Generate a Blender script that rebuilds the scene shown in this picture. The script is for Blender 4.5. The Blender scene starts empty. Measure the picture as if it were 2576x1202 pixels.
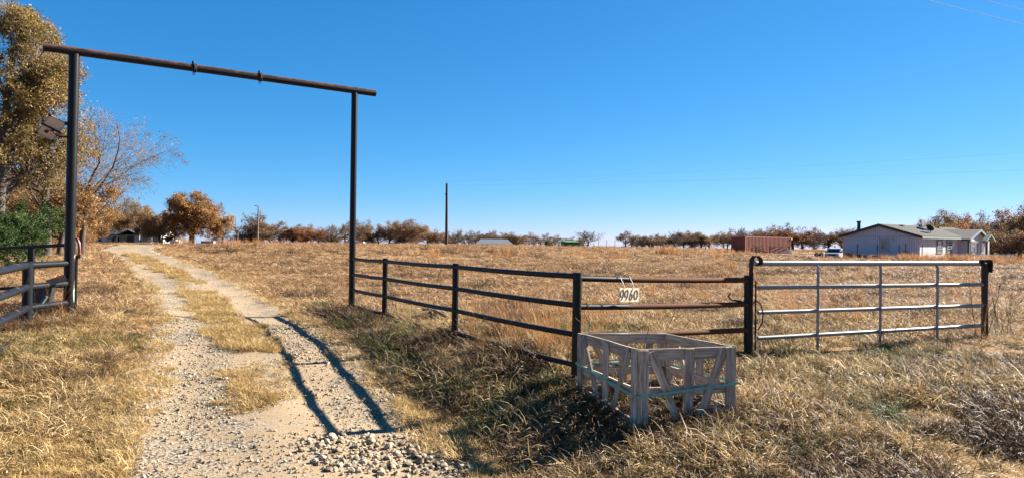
import bpy, math, random
import numpy as np
from mathutils import Vector, Matrix

scn = bpy.context.scene
COL = scn.collection
RNG = np.random.default_rng(7)
random.seed(7)

# ------------------------------------------------------------------ camera
FPX, CX, CY, ROLL, PITCH = 1800.0, 1288.0, 601.0, 0.0101, 0.0022   # photo scale: 2576 x 1202
CAM = Vector((0, 0, 1.65))
R_ = Vector((math.cos(ROLL), 0, math.sin(ROLL)))
F_ = Vector((0, math.cos(PITCH), math.sin(PITCH)))
U_ = R_.cross(F_).normalized()
F_ = U_.cross(R_).normalized()
cd = bpy.data.cameras.new('camera')
cam = bpy.data.objects.new('camera', cd); COL.objects.link(cam)
cam.matrix_world = Matrix(((R_.x, U_.x, -F_.x, CAM.x), (R_.y, U_.y, -F_.y, CAM.y), (R_.z, U_.z, -F_.z, CAM.z), (0, 0, 0, 1)))
cd.sensor_width = 36; cd.lens = 36 * FPX / 2576
cd.clip_start = 0.05; cd.clip_end = 5000
scn.camera = cam

# ------------------------------------------------------------------ sky and sun
SUN_AZ, SUN_EL = math.radians(63.3), math.radians(28.6)    # azimuth from +Y towards +X
w = bpy.data.worlds.new('World'); scn.world = w; w.use_nodes = True
nt = w.node_tree
sky = nt.nodes.new('ShaderNodeTexSky'); sky.sky_type = 'NISHITA'; sky.sun_disc = False
sky.sun_elevation = SUN_EL; sky.sun_rotation = SUN_AZ
sky.altitude = 3000; sky.air_density = 1.0; sky.dust_density = 0.0; sky.ozone_density = 10
EXPO = 2.25
bg = nt.nodes['Background']; bg.inputs['Strength'].default_value = 0.1
# even tone response of the whole sky (same in every direction): deeper red, fuller green and blue
sep = nt.nodes.new('ShaderNodeSeparateColor'); comb = nt.nodes.new('ShaderNodeCombineColor'); nt.links.new(sky.outputs[0], sep.inputs[0])
for i, (A, p) in enumerate(((2.45, 1.38), (1.216, .76), (1.28, .62))):
    pw = nt.nodes.new('ShaderNodeMath'); pw.operation = 'POWER'; ml = nt.nodes.new('ShaderNodeMath'); ml.operation = 'MULTIPLY'
    nt.links.new(sep.outputs[i], pw.inputs[0]); pw.inputs[1].default_value = p; nt.links.new(pw.outputs[0], ml.inputs[0])
    ml.inputs[1].default_value = A * 0.105 ** p / (0.1 * 2 ** EXPO); nt.links.new(ml.outputs[0], comb.inputs[i])
nt.links.new(comb.outputs[0], bg.inputs['Color'])
sd = bpy.data.lights.new('sun', 'SUN'); sd.energy = 5.0; sd.angle = math.radians(0.5); sd.color = (1, 0.92, 0.80)
sun = bpy.data.objects.new('sun', sd); COL.objects.link(sun)
sdir = Vector((math.sin(SUN_AZ) * math.cos(SUN_EL), math.cos(SUN_AZ) * math.cos(SUN_EL), math.sin(SUN_EL)))
sun.rotation_euler = sdir.to_track_quat('Z', 'Y').to_euler()
sun.location = (30, 15, 25)
scn.view_settings.view_transform = 'Standard'; scn.view_settings.look = 'None'
scn.view_settings.exposure = EXPO; scn.view_settings.gamma = 1

# ------------------------------------------------------------------ terrain
CTRL = [(-1.5,5,-.43),(-3,5,-.42),(-1.6,7,-.34),(-3.8,7,-.31),(-3,10,-.14),(-5,10,-.1),(-4.2,12.8,-.01),(-6,12.8,.05),
 (-7.5,17.5,.1),(-10,22,.16),(-14,28,.3),(-23,45,.66),(-30,56,.82),(-38,75,.75),
 (-7.6,12.3,.25),(-7,9.4,.08),(-5.5,7,-.2),(-4.5,5,-.36),(-15,20,.35),(-22,30,.5),(-14,14,.35),(-12,8,.1),
 (-3.37,15.3,.08),(-2.4,13.66,.10),(-.86,11.1,.12),(.76,8.4,-.05),(-.05,9.75,.08),(-1.75,10.4,-.15),(-3.4,12.9,-.03),(-.35,8.1,-.33),(-4.2,14.9,.02),(3.32,10,.05),(8.2,12.4,.15),
 (1.2,6.87,-.2),(2.3,7.14,-.12),(.2,7.6,-.3),(-.6,8.8,-.22),
 (.8,5.5,-.4),(3,5.5,-.25),(4,7.5,-.1),(5.5,8,-.05),(7,9.5,.05),(1,4.5,-.45),(5,4.5,-.3),(9,8,-.05),
 (0,20,.2),(5,20,.2),(14,20,.2),(0,40,.45),(12,40,.35),(28,40,.2),(-10,40,.5),(0,80,.72),(-25,80,.74),(20,80,.45),(50,75,.05),(36,73,.08),(60,84,0),
 (0,110,.74),(-12,110,.74),(-36,110,.64),(13,110,.60),(26,120,.4),(40,112,.0),(48,105,-.75),(56,120,.05),(-55,100,.55),(-64,122,-.3),(-48,118,.4),
 (0,150,.5),(-60,150,.2),(60,150,.12),(100,150,-.2),(0,280,-1.5),(-130,280,-1.6),(170,280,-1.8),(0,700,-8),(-500,700,-8),(500,700,-8),
 (0,0,-.5),(0,-25,-.6),(-15,-5,-.4),(15,-5,-.4)]
CT = np.array(CTRL, float)
def _uv(x, y):
    yy = np.maximum(np.asarray(y, float) + 34, 3.0)
    return np.stack([np.asarray(x, float) / yy * 9, np.log(yy) * 6], -1)
def _phi(d2):
    return 0.5 * d2 * np.log(np.maximum(d2, 1e-9))
_cu = _uv(CT[:, 0], CT[:, 1]); _n = len(CT)
_d2 = ((_cu[:, None] - _cu[None]) ** 2).sum(-1)
_A = np.zeros((_n + 3, _n + 3)); _A[:_n, :_n] = _phi(_d2) + np.eye(_n) * 0.02
_A[:_n, _n] = 1; _A[:_n, _n+1:] = _cu; _A[_n, :_n] = 1; _A[_n+1:, :_n] = _cu.T
_W = np.linalg.solve(_A, np.concatenate([CT[:, 2], [0, 0, 0]]))
def hgt(x, y):
    x = np.atleast_1d(np.asarray(x, float)); y = np.atleast_1d(np.asarray(y, float))
    out = np.empty(x.size); xf = x.ravel(); yf = y.ravel()
    for i in range(0, xf.size, 40000):
        q = _uv(xf[i:i+40000], yf[i:i+40000])
        d2 = ((q[:, None] - _cu[None]) ** 2).sum(-1)
        out[i:i+40000] = _phi(d2) @ _W[:_n] + _W[_n] + q @ _W[_n+1:]
    return out.reshape(x.shape)
def h1(x, y): return float(hgt(x, y)[0])
def ray(px, py):
    return (F_ + R_ * ((px - CX) / FPX) + U_ * ((CY - py) / FPX))
def W(px, py, Y):
    r = ray(px, py); return CAM + r * (Y / r.y)
def G(px, py):                                   # where the sight line through a photo point meets the ground
    r = ray(px, py); r = r / r.y
    Ys = np.geomspace(3.0, 200, 900)
    dz = (CAM.z + r.z * Ys) - hgt(r.x * Ys, Ys)
    k = np.argmax(dz < 0) if (dz < 0).any() else len(Ys) - 1
    a, b = Ys[max(k-1, 0)], Ys[k]; da, db = dz[max(k-1, 0)], dz[k]
    y = a + (b - a) * (da / (da - db)) if da != db else a
    return (r.x * y, y)
def GX(px, Y):                                   # point on the ground at depth Y below/at a photo column
    r = ray(px, 605); x = r.x / r.y * Y; return Vector((x, Y, h1(x, Y)))
def poly(pl): return np.array([G(*p) for p in pl])
def inpoly(x, y, P):
    c = np.zeros(x.shape, bool); j = len(P) - 1
    for i in range(len(P)):
        xi, yi = P[i]; xj, yj = P[j]
        t = ((yi > y) != (yj > y)) & (x < (xj - xi) * (y - yi) / (yj - yi + 1e-12) + xi)
        c ^= t; j = i
    return c
def vnoise(x, y, s, seed=0):                     # smooth value noise
    x = np.asarray(x) * s; y = np.asarray(y) * s
    xi = np.floor(x).astype(np.int64); yi = np.floor(y).astype(np.int64); fx = x - xi; fy = y - yi
    fx = fx*fx*(3-2*fx); fy = fy*fy*(3-2*fy)
    def hsh(a, b):
        n = (a * 374761393 + b * 668265263 + seed * 974711) & 0x7fffffff
        n = ((n ^ (n >> 13)) * 1274126177) & 0x7fffffff
        return ((n ^ (n >> 16)) & 0xffff) / 65535.0
    return (hsh(xi, yi)*(1-fx)+hsh(xi+1, yi)*fx)*(1-fy)+(hsh(xi, yi+1)*(1-fx)+hsh(xi+1, yi+1)*fx)*fy

DR_L = [(205,1202),(262,1110),(318,1030),(340,960),(352,900),(366,840),(372,800),(362,755),(340,712),(308,670),(278,642),(252,627)]
DR_R = [(1262,1202),(1150,1110),(1050,1030),(985,970),(915,905),(842,850),(770,800),(690,757),(610,718),(535,685),(450,655),(378,630)]
EL = np.array([G(*p) for p in DR_L] + [(-33, 60), (-42, 76)]); ER = np.array([G(*p) for p in DR_R] + [(-29.5, 60), (-37.5, 76)])
EL = np.vstack([[(-2.9 + (EL[0, 0] + 2.9) * 0.9, 1.5)], EL]); ER = np.vstack([[(0.9, 1.5)], ER])
def edgeL(y): return np.interp(y, EL[:, 1], EL[:, 0])
def edgeR(y): return np.interp(y, ER[:, 1], ER[:, 0])
def drive_d(x, y):                               # >0 outside the drive (metres), <0 inside
    o = np.maximum(edgeL(y) - x, x - edgeR(y))
    return np.where((y < 76), o, 5.0)
def bump(x, y):
    m = np.clip(drive_d(x, y) / 1.2, 0, 1)
    far = np.clip((y - 11) / 6, 0, 1)
    b = (vnoise(x, y, .55, 3) - .5) * .10 + (vnoise(x, y, 1.3, 4) - .5) * .09 * (0.5 + .5 * far) + (vnoise(x, y, .12, 5) - .5) * .12 * far
    return b * m * np.clip(1.3 - y / 160, .25, 1)
def hg(x, y): return hgt(x, y) + bump(np.atleast_1d(x), np.atleast_1d(y))

# ------------------------------------------------------------------ object helpers
def tag(o, label=None, cat=None, group=None, kind=None):
    if label: o['label'] = label
    if cat: o['category'] = cat
    if group: o['group'] = group
    if kind: o['kind'] = kind
    return o
def empty(name, loc, rz=0, label=None, cat=None, group=None):
    o = bpy.data.objects.new(name, None); COL.objects.link(o); o.location = loc; o.rotation_euler = (0, 0, rz)
    o.empty_display_size = .2
    return tag(o, label, cat, group)
def mesh_obj(name, verts, faces, mat, parent=None, smooth=False):
    me = bpy.data.meshes.new(name); me.from_pydata([tuple(v) for v in verts], [], [tuple(f) for f in faces]); me.update()
    if smooth: me.polygons.foreach_set('use_smooth', [True] * len(me.polygons))
    if mat: me.materials.append(mat)
    o = bpy.data.objects.new(name, me); COL.objects.link(o)
    if parent: o.parent = parent
    return o
def org(p):
    v = Vector((0, 0, 0))
    while p is not None: v = v + p.location; p = p.parent
    return v
class MB:
    def __init__(s): s.v = []; s.f = []
    def add(s, vs, fs):
        n = len(s.v); s.v += [Vector(v) for v in vs]; s.f += [tuple(i + n for i in f) for f in fs]; return s
    def box(s, c, d, M=None):
        c = Vector(c); vs = []
        for z in (-.5, .5):
            for y in (-.5, .5):
                for x in (-.5, .5):
                    q = Vector((x*d[0], y*d[1], z*d[2])); q = (M @ q) if M is not None else q; vs.append(c + q)
        return s.add(vs, [(0,2,3,1),(4,5,7,6),(0,1,5,4),(2,6,7,3),(0,4,6,2),(1,3,7,5)])
    def bounds(s, x0, x1, y0, y1, z0, z1):
        return s.box(((x0+x1)/2, (y0+y1)/2, (z0+z1)/2), (abs(x1-x0), abs(y1-y0), abs(z1-z0)))
    def tube(s, pts, rad, n=10, caps=True):
        pts = [Vector(p) for p in pts]
        if not hasattr(rad, '__len__'): rad = [rad] * len(pts)
        vs = []; a = None
        for i, p in enumerate(pts):
            t = (pts[min(i+1, len(pts)-1)] - pts[max(i-1, 0)])
            t = t.normalized() if t.length > 1e-9 else Vector((0, 0, 1))
            if a is None: a = t.orthogonal().normalized()
            else:
                a = a - t * a.dot(t); a = a.normalized() if a.length > 1e-6 else t.orthogonal().normalized()
            b = t.cross(a)
            for k in range(n):
                g = 2*math.pi*k/n; vs.append(p + (a*math.cos(g) + b*math.sin(g)) * rad[i])
        fs = []
        for i in range(len(pts)-1):
            for k in range(n):
                fs.append((i*n+k, i*n+(k+1) % n, (i+1)*n+(k+1) % n, (i+1)*n+k))
        if caps:
            fs.append(tuple(range(n-1, -1, -1))); fs.append(tuple((len(pts)-1)*n+k for k in range(n)))
        return s.add(vs, fs)
    def prism(s, pl, axis, a0, a1):               # pl: 2-D outline; axis: 0 x, 1 y, 2 z
        n = len(pl); vs = []
        for a in (a0, a1):
            for p in pl:
                q = [p[0], p[1]]; q.insert(axis, a); vs.append(Vector(q))
        return s.add(vs, [tuple(range(n)), tuple(range(2*n-1, n-1, -1))] + [(i, i+n, (i+1) % n+n, (i+1) % n) for i in range(n)])
    def build(s, name, mat, parent=None, smooth=False, local=False, M=None):
        o0 = org(parent) if (parent is not None and not local) else Vector((0, 0, 0))
        vs = [((M @ v) if M is not None else v) - o0 for v in s.v]
        o = mesh_obj(name, vs, s.f, mat, parent, smooth)
        if smooth:
            try: o.data.set_sharp_from_angle(angle=math.radians(40))
            except Exception: pass
        return o
def frame_along(p0, p1, up=Vector((0, 0, 1))):
    x = (p1 - p0).normalized(); y = up.cross(x)
    if y.length < 1e-4: y = Vector((0, 1, 0)).cross(x)
    y.normalize(); z = x.cross(y)
    return Matrix(((x.x, y.x, z.x, p0.x), (x.y, y.y, z.y, p0.y), (x.z, y.z, z.z, p0.z), (0, 0, 0, 1)))
def pipe(name, p0, p1, r, mat, parent, n=14, sag=0.0):   # own local frame, x along the pipe
    p0 = Vector(p0); p1 = Vector(p1); L = (p1 - p0).length
    M = frame_along(p0, p1); m = MB()
    k = 6 if sag else 1
    m.tube([(L*i/k, 0, -sag*4*(i/k)*(1-i/k)) for i in range(k+1)], r, n)
    o = m.build(name, mat, None, True)
    M = M.copy(); M.translation = M.translation - org(parent)
    o.parent = parent; o.matrix_local = M
    return o
def board(name, p0, p1, wdt, thk, nrm, mat, parent, jitter=0.004, rng=random):
    p0 = Vector(p0); p1 = Vector(p1); L = (p1 - p0).length; x = (p1-p0).normalized()
    z = Vector(nrm); z = (z - x*z.dot(x)).normalized(); y = z.cross(x)
    M = Matrix(((x.x, y.x, z.x, p0.x), (x.y, y.y, z.y, p0.y), (x.z, y.z, z.z, p0.z), (0, 0, 0, 1)))
    vs = []; n = 4; j = lambda: rng.uniform(-jitter, jitter)
    for i in range(n+1):
        dx = j()*2 if i in (0, n) else 0; a = j(); b = j()*.5
        for (sy, sz) in ((-1, -1), (1, -1), (1, 1), (-1, 1)):
            vs.append((L*i/n + dx + j()*.5, sy*wdt/2 + a, sz*thk/2 + b))
    fs = [(3, 2, 1, 0), (n*4, n*4+1, n*4+2, n*4+3)]
    for i in range(n):
        for k in range(4): fs.append((i*4+k, i*4+(k+1) % 4, (i+1)*4+(k+1) % 4, (i+1)*4+k))
    o = mesh_obj(name, vs, fs, mat); M.translation = M.translation - org(parent)
    o.parent = parent; o.matrix_local = M
    return o
def copy_tree(o, parent=None):
    c = o.copy(); COL.objects.link(c); c.parent = parent
    if parent is not None: c.matrix_parent_inverse = o.matrix_parent_inverse
    for ch in list(o.children): copy_tree(ch, c)
    return c

# ------------------------------------------------------------------ materials
def newmat(name):
    m = bpy.data.materials.new(name); m.use_nodes = True; n = m.node_tree.nodes
    return m, m.node_tree, n['Principled BSDF']
def N(t, ty, **kw):
    n = t.nodes.new(ty)
    for k, v in kw.items():
        if k in n.inputs: n.inputs[k].default_value = v
        else: setattr(n, k, v)
    return n
ALB = 0.475
def ramp(t, stops, src=None, k=None):
    k = ALB if k is None else k
    r = t.nodes.new('ShaderNodeValToRGB'); e = r.color_ramp.elements
    while len(e) < len(stops): e.new(0.5)
    for i, (p, c) in enumerate(stops): e[i].position = p; e[i].color = (c[0]*k, c[1]*k, c[2]*k, 1)
    if src is not None: t.links.new(src, r.inputs['Fac'])
    return r
def mixc(t, a, b, fac, mode='MIX'):
    m = t.nodes.new('ShaderNodeMix'); m.data_type = 'RGBA'; m.blend_type = mode
    for sock, v in ((m.inputs[0], fac), (m.inputs[6], a), (m.inputs[7], b)):
        if hasattr(v, 'is_linked') or hasattr(v, 'links'): t.links.new(v, sock)
        else: sock.default_value = v if not isinstance(v, tuple) else (*v[:3], 1)
    return m.outputs[2]
def math_(t, op, a, b=None, c=None, clamp=False):
    m = t.nodes.new('ShaderNodeMath'); m.operation = op; m.use_clamp = clamp
    for i, v in enumerate((a, b, c)):
        if v is None: continue
        if hasattr(v, 'links'): t.links.new(v, m.inputs[i])
        else: m.inputs[i].default_value = v
    return m.outputs[0]
def coords(t, scale=(1, 1, 1), out='Object'):
    tc = t.nodes.new('ShaderNodeTexCoord'); mp = t.nodes.new('ShaderNodeMapping'); mp.inputs['Scale'].default_value = scale
    t.links.new(tc.outputs[out], mp.inputs['Vector']); return mp.outputs[0]
def noise(t, vec, scale, detail=4, rough=.6):
    n = N(t, 'ShaderNodeTexNoise', Scale=scale, Detail=detail, Roughness=rough); t.links.new(vec, n.inputs['Vector']); return n.outputs['Fac']
def bumpn(t, p, hsock, strength=.4, dist=.02):
    b = t.nodes.new('ShaderNodeBump'); b.inputs['Strength'].default_value = strength; b.inputs['Distance'].default_value = dist
    t.links.new(hsock, b.inputs['Height']); t.links.new(b.outputs[0], p.inputs['Normal'])
def pmat(name, c1, c2=None, scale=8, rough=.7, metal=0, bmp=.15, stretch=(1, 1, 1), spec=.4, dist=.01, lo=.35, hi=.65):
    m, t, p = newmat(name); c2 = c2 or tuple(x*.75 for x in c1)
    f = noise(t, coords(t, stretch), scale)
    r = ramp(t, [(lo, c1), (hi, c2)], f)
    t.links.new(r.outputs[0], p.inputs['Base Color'])
    p.inputs['Roughness'].default_value = rough; p.inputs['Metallic'].default_value = metal
    p.inputs['Specular IOR Level'].default_value = spec
    if bmp: bumpn(t, p, f, bmp, dist)
    return m
M = {}
# pipe paint: black with a little chipping; the peel variant shows rust where the top of the pipe is weathered
def paint(name, base, rust, amount, along=None, up=0.0, rough=.38):
    m, t, p = newmat(name)
    v = coords(t, (1, 1, 1)); f1 = noise(t, v, 9, 6, .7); f2 = noise(t, coords(t, (.6, 1, 1)), 3.0, 3)
    s = math_(t, 'ADD', math_(t, 'MULTIPLY', f1, .55), math_(t, 'MULTIPLY', f2, .45))
    if up:
        g = t.nodes.new('ShaderNodeNewGeometry'); sx = t.nodes.new('ShaderNodeSeparateXYZ'); t.links.new(g.outputs['Normal'], sx.inputs[0])
        s = math_(t, 'ADD', s, math_(t, 'MULTIPLY', sx.outputs['Z'], up))
    if along:
        tc = t.nodes.new('ShaderNodeTexCoord'); sx = t.nodes.new('ShaderNodeSeparateXYZ'); t.links.new(tc.outputs['Object'], sx.inputs[0])
        mr = t.nodes.new('ShaderNodeMapRange'); mr.interpolation_type = 'SMOOTHSTEP'
        t.links.new(sx.outputs['X'], mr.inputs['Value'])
        for k, q in zip(('From Min', 'From Max', 'To Min', 'To Max'), along): mr.inputs[k].default_value = q
        s = math_(t, 'ADD', s, mr.outputs[0])
    msk = math_(t, 'MULTIPLY', math_(t, 'SUBTRACT', s, 1 - amount), 12, clamp=True)
    rr = ramp(t, [(.3, rust), (.7, tuple(c*.55 for c in rust))], noise(t, v, 30, 4))
    t.links.new(mixc(t, base, rr.outputs[0], msk), p.inputs['Base Color'])
    t.links.new(math_(t, 'ADD', math_(t, 'MULTIPLY', msk, .4), rough), p.inputs['Roughness'])
    p.inputs['Specular IOR Level'].default_value = .16
    bumpn(t, p, s, .08, .004)
    return m
BLK = (.007, .007, .008)
M['pipe'] = paint('black_pipe_paint', BLK, (.10, .055, .04), .30)
M['beam'] = paint('peeling_beam_paint', (.016, .013, .013), (.21, .085, .06), .38, up=.26, rough=.5)
M['railrust'] = paint('rusty_rail_paint', BLK, (.22, .085, .04), .44, along=(.5, 1.3, -.05, .22), up=.06, rough=.45)
M['leftrail'] = paint('worn_left_rail_paint', (.008, .009, .012), (.24, .12, .10), .36, up=.12)
M['rust'] = pmat('rust_iron', (.13, .055, .03), (.05, .022, .015), 14, .85, 0, .3)
M['rustdark'] = pmat('dark_rust_iron', (.05, .025, .018), (.02, .012, .010), 14, .8, 0, .3)
M['galv'] = paint('galvanised_tube', (.23, .235, .24), (.40, .22, .10), .20, along=(0, 2.0, .22, 0), rough=.45)
M['galv'].node_tree.nodes['Principled BSDF'].inputs['Metallic'].default_value = .25
M['galv2'] = pmat('galvanised_tube_plain', (.46, .46, .46), (.36, .36, .365), 12, .5, .25, .1)
# post with pale green primer showing in patches low down
m, t, p = newmat('arch_post_paint'); v = coords(t)
tc = t.nodes.new('ShaderNodeTexCoord'); sx = t.nodes.new('ShaderNodeSeparateXYZ'); t.links.new(tc.outputs['Object'], sx.inputs[0])
def band(c, wd):
    d = math_(t, 'ABSOLUTE', math_(t, 'SUBTRACT', sx.outputs['X'], c)); return math_(t, 'SUBTRACT', 1, math_(t, 'DIVIDE', d, wd), clamp=True)
bb = math_(t, 'MAXIMUM', math_(t, 'MAXIMUM', band(.92, .34), math_(t, 'MULTIPLY', band(.50, .13), .8)), math_(t, 'MULTIPLY', band(1.48, .12), .85))
f = noise(t, v, 7, 5, .7); f3 = noise(t, v, 5, 3)
yside = math_(t, 'MULTIPLY', math_(t, 'ADD', sx.outputs['Y'], .035), 18, clamp=True)
k = math_(t, 'MULTIPLY', math_(t, 'SUBTRACT', math_(t, 'MULTIPLY', math_(t, 'MULTIPLY', bb, yside), math_(t, 'SUBTRACT', math_(t, 'MULTIPLY', f, 2.6), .55)), .36), 14, clamp=True)
col = mixc(t, (.26, .36, .26), (.11, .04, .02), math_(t, 'MULTIPLY', math_(t, 'SUBTRACT', f3, .56), 14, clamp=True))
t.links.new(mixc(t, BLK, col, k), p.inputs['Base Color']); p.inputs['Specular IOR Level'].default_value = .16; p.inputs['Roughness'].default_value = .40; bumpn(t, p, f, .1, .004)
M['archpost'] = m
def woodmat(name, c1, c2, c3):
    m, t, p = newmat(name); oi = t.nodes.new('ShaderNodeObjectInfo')
    v = coords(t, (1.2, 22, 22)); va = t.nodes.new('ShaderNodeVectorMath'); va.operation = 'ADD'
    t.links.new(v, va.inputs[0]); t.links.new(oi.outputs['Random'], va.inputs[1])
    f = noise(t, va.outputs[0], 3.2, 8, .7); g = noise(t, coords(t, (1, 3, 3)), 5, 3)
    r = ramp(t, [(.33, c3), (.47, c2), (.64, c1)], f)
    r2 = ramp(t, [(.35, (.75, .72, .7)), (.6, (1.1, 1.08, 1.05))], g, 1)
    br = math_(t, 'ADD', math_(t, 'MULTIPLY', oi.outputs['Random'], .4), .8)
    o = mixc(t, mixc(t, r.outputs[0], r2.outputs[0], 1.0, 'MULTIPLY'), (1, 1, 1), 0.0)
    hs = t.nodes.new('ShaderNodeHueSaturation'); t.links.new(o, hs.inputs['Color']); t.links.new(br, hs.inputs['Value'])
    t.links.new(hs.outputs[0], p.inputs['Base Color']); p.inputs['Roughness'].default_value = .85
    bumpn(t, p, f, .5, .004); return m
M['wood'] = woodmat('weathered_grey_wood', (.95, .80, .645), (.58, .475, .375), (.19, .15, .115))
M['pole'] = woodmat('creosote_pole_wood', (.075, .05, .035), (.05, .034, .024), (.02, .014, .01))
M['strap'] = pmat('green_plastic_strap', (.26, .70, .54), (.20, .56, .45), 20, .45, 0, .05)
M['cream'] = pmat('cream_sign_board', (1.35, 1.12, .78), (1.15, .9, .6), 18, .7, 0, .1)
M['ink'] = pmat('black_sign_paint', (.012, .012, .012), (.06, .06, .06), 60, .6, 0, 0)
M['blackplastic'] = pmat('black_plastic', (.015, .015, .016), (.025, .025, .025), 30, .5, 0, .05)
M['greymetal'] = pmat('dull_grey_metal', (.10, .11, .12), (.06, .065, .07), 10, .5, .4, .1)
M['red'] = pmat('faded_red_rubber', (.42, .05, .03), (.28, .04, .025), 20, .5, 0, .05)
M['panelback'] = pmat('beige_panel_back', (1.2, .95, .74), (1.0, .80, .62), 14, .6, 0, .08)
M['solar'] = pmat('dark_solar_cells', (.01, .015, .04), (.02, .03, .07), 40, .15, .2, 0)
M['white'] = pmat('chalky_white_paint', (.72, .71, .68), (.58, .57, .54), 5, .5, 0, .05)
M['carwhite'] = pmat('white_car_paint', (.78, .79, .80), (.74, .75, .76), 2, .2, 0, 0, spec=.6)
M['glass'] = pmat('dark_window_glass', (.012, .016, .02), (.02, .025, .03), 1, .06, 0, 0, spec=.8)
M['tyre'] = pmat('tyre_rubber', (.015, .015, .015), (.025, .025, .024), 20, .85, 0, .1)
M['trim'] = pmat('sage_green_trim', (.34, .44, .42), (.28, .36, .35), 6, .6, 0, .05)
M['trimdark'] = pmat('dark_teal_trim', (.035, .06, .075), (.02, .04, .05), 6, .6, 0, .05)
M['shutter'] = pmat('blue_green_shutter', (.10, .18, .20), (.07, .13, .15), 12, .6, 0, .08)
M['barnmetal'] = pmat('pale_barn_metal', (.52, .53, .54), (.42, .43, .45), 3, .45, .5, .05)
M['greenshed'] = pmat('faded_green_paint', (.07, .30, .12), (.05, .20, .085), 4, .7, 0, .1)
M['sand'] = pmat('pale_dry_log', (.40, .31, .22), (.22, .16, .11), 9, .9, 0, .5, (1, 4, 4))
def siding(name, c1, c2):                         # vertical grooved panel siding
    m, t, p = newmat(name); v = coords(t)
    wv = N(t, 'ShaderNodeTexWave', Scale=5.2, Distortion=0.0); wv.bands_direction = 'DIAGONAL'
    sx = t.nodes.new('ShaderNodeSeparateXYZ'); t.links.new(v, sx.inputs[0])
    s = math_(t, 'ADD', sx.outputs['X'], sx.outputs['Y']); fr = math_(t, 'FRACT', math_(t, 'MULTIPLY', s, 4.9))
    gr = math_(t, 'LESS_THAN', fr, .12)
    f = noise(t, coords(t, (1, 1, .25)), 1.6, 5); r = ramp(t, [(.3, c1), (.7, c2)], f)
    t.links.new(mixc(t, r.outputs[0], tuple(c*.7 for c in c1), gr), p.inputs['Base Color']); p.inputs['Roughness'].default_value = .75
    bumpn(t, p, math_(t, 'SUBTRACT', 1, gr), .5, .01); t.nodes.remove(wv); return m
M['siding'] = siding('lilac_grey_siding', (.88, .82, .88), (.74, .70, .76))
M['siding2'] = siding('pale_grey_siding', (.9, .9, .93), (.7, .7, .74))  # plain pale grey of the farmhouse walls, tone varied by noise
M['shingle'] = pmat('grey_asphalt_shingles', (.10, .09, .085), (.062, .057, .054), 7, .9, 0, .4, (1, 1, 3), spec=.08)
M['shingledark'] = pmat('dark_asphalt_shingles', (.09, .09, .095), (.055, .055, .06), 7, .9, 0, .4)
M['contred'] = pmat('oxide_red_container_paint', (.42, .10, .055), (.33, .08, .045), 1.2, .6, 0, .1)
M['insul'] = pmat('glass_insulator', (.5, .55, .55), (.4, .45, .45), 5, .2, 0, 0)
M['wire'] = pmat('aluminium_wire', (.75, .78, .8), (.65, .68, .7), 5, .95, 0, 0, spec=0)
M['stone'] = None

# ground
m, t, p = newmat('dry_field_ground'); v = coords(t)
a = noise(t, v, 26, 8, .75); b = noise(t, v, 4.5, 5, .7); c = noise(t, v, .22, 4, .55); d = noise(t, coords(t, (1, .45, 1)), 1.1, 6, .7)
mixf = math_(t, 'ADD', math_(t, 'MULTIPLY', a, .45), math_(t, 'MULTIPLY', math_(t, 'ADD', b, d), .28))
r = ramp(t, [(.36, (.065, .032, .013)), (.45, (.27, .15, .065)), (.54, (.57, .345, .16)), (.67, (.98, .68, .37))], mixf)
r2 = ramp(t, [(.36, (.82, .84, .72)), (.52, (1, .98, .95)), (.68, (1.10, 1.0, .92))], c, 1)
t.links.new(mixc(t, r.outputs[0], r2.outputs[0], 1.0, 'MULTIPLY'), p.inputs['Base Color']); p.inputs['Roughness'].default_value = .95
p.inputs['Specular IOR Level'].default_value = .1
bumpn(t, p, math_(t, 'ADD', math_(t, 'MULTIPLY', a, .35), math_(t, 'ADD', b, d)), .9, .10); M['ground'] = m
# driveway
m, t, p = newmat('pale_gravel_drive'); v = coords(t)
a = noise(t, v, 55, 6, .75); b = noise(t, v, 3.2, 5, .6); c = noise(t, coords(t, (1, .35, 1)), .8, 4, .55)
vo = N(t, 'ShaderNodeTexVoronoi', Scale=34.0); t.links.new(v, vo.inputs['Vector'])
sandc = ramp(t, [(.3, (.44, .31, .18)), (.5, (.54, .40, .25)), (.72, (.62, .48, .32))], math_(t, 'ADD', math_(t, 'MULTIPLY', a, .4), math_(t, 'MULTIPLY', b, .6)))
grav = ramp(t, [(.0, (.80, .72, .58)), (.4, (.56, .47, .36)), (.62, (.16, .12, .08))], vo.outputs['Distance'])
gm = math_(t, 'MULTIPLY', math_(t, 'SUBTRACT', math_(t, 'ADD', math_(t, 'MULTIPLY', b, .5), math_(t, 'MULTIPLY', c, .5)), .46), 9, clamp=True)
t.links.new(mixc(t, sandc.outputs[0], grav.outputs[0], gm), p.inputs['Base Color']); p.inputs['Roughness'].default_value = .95
p.inputs['Specular IOR Level'].default_value = .15
bumpn(t, p, math_(t, 'ADD', math_(t, 'MULTIPLY', a, .6), math_(t, 'MULTIPLY', b, .6)), .5, .02); M['drive'] = m

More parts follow.
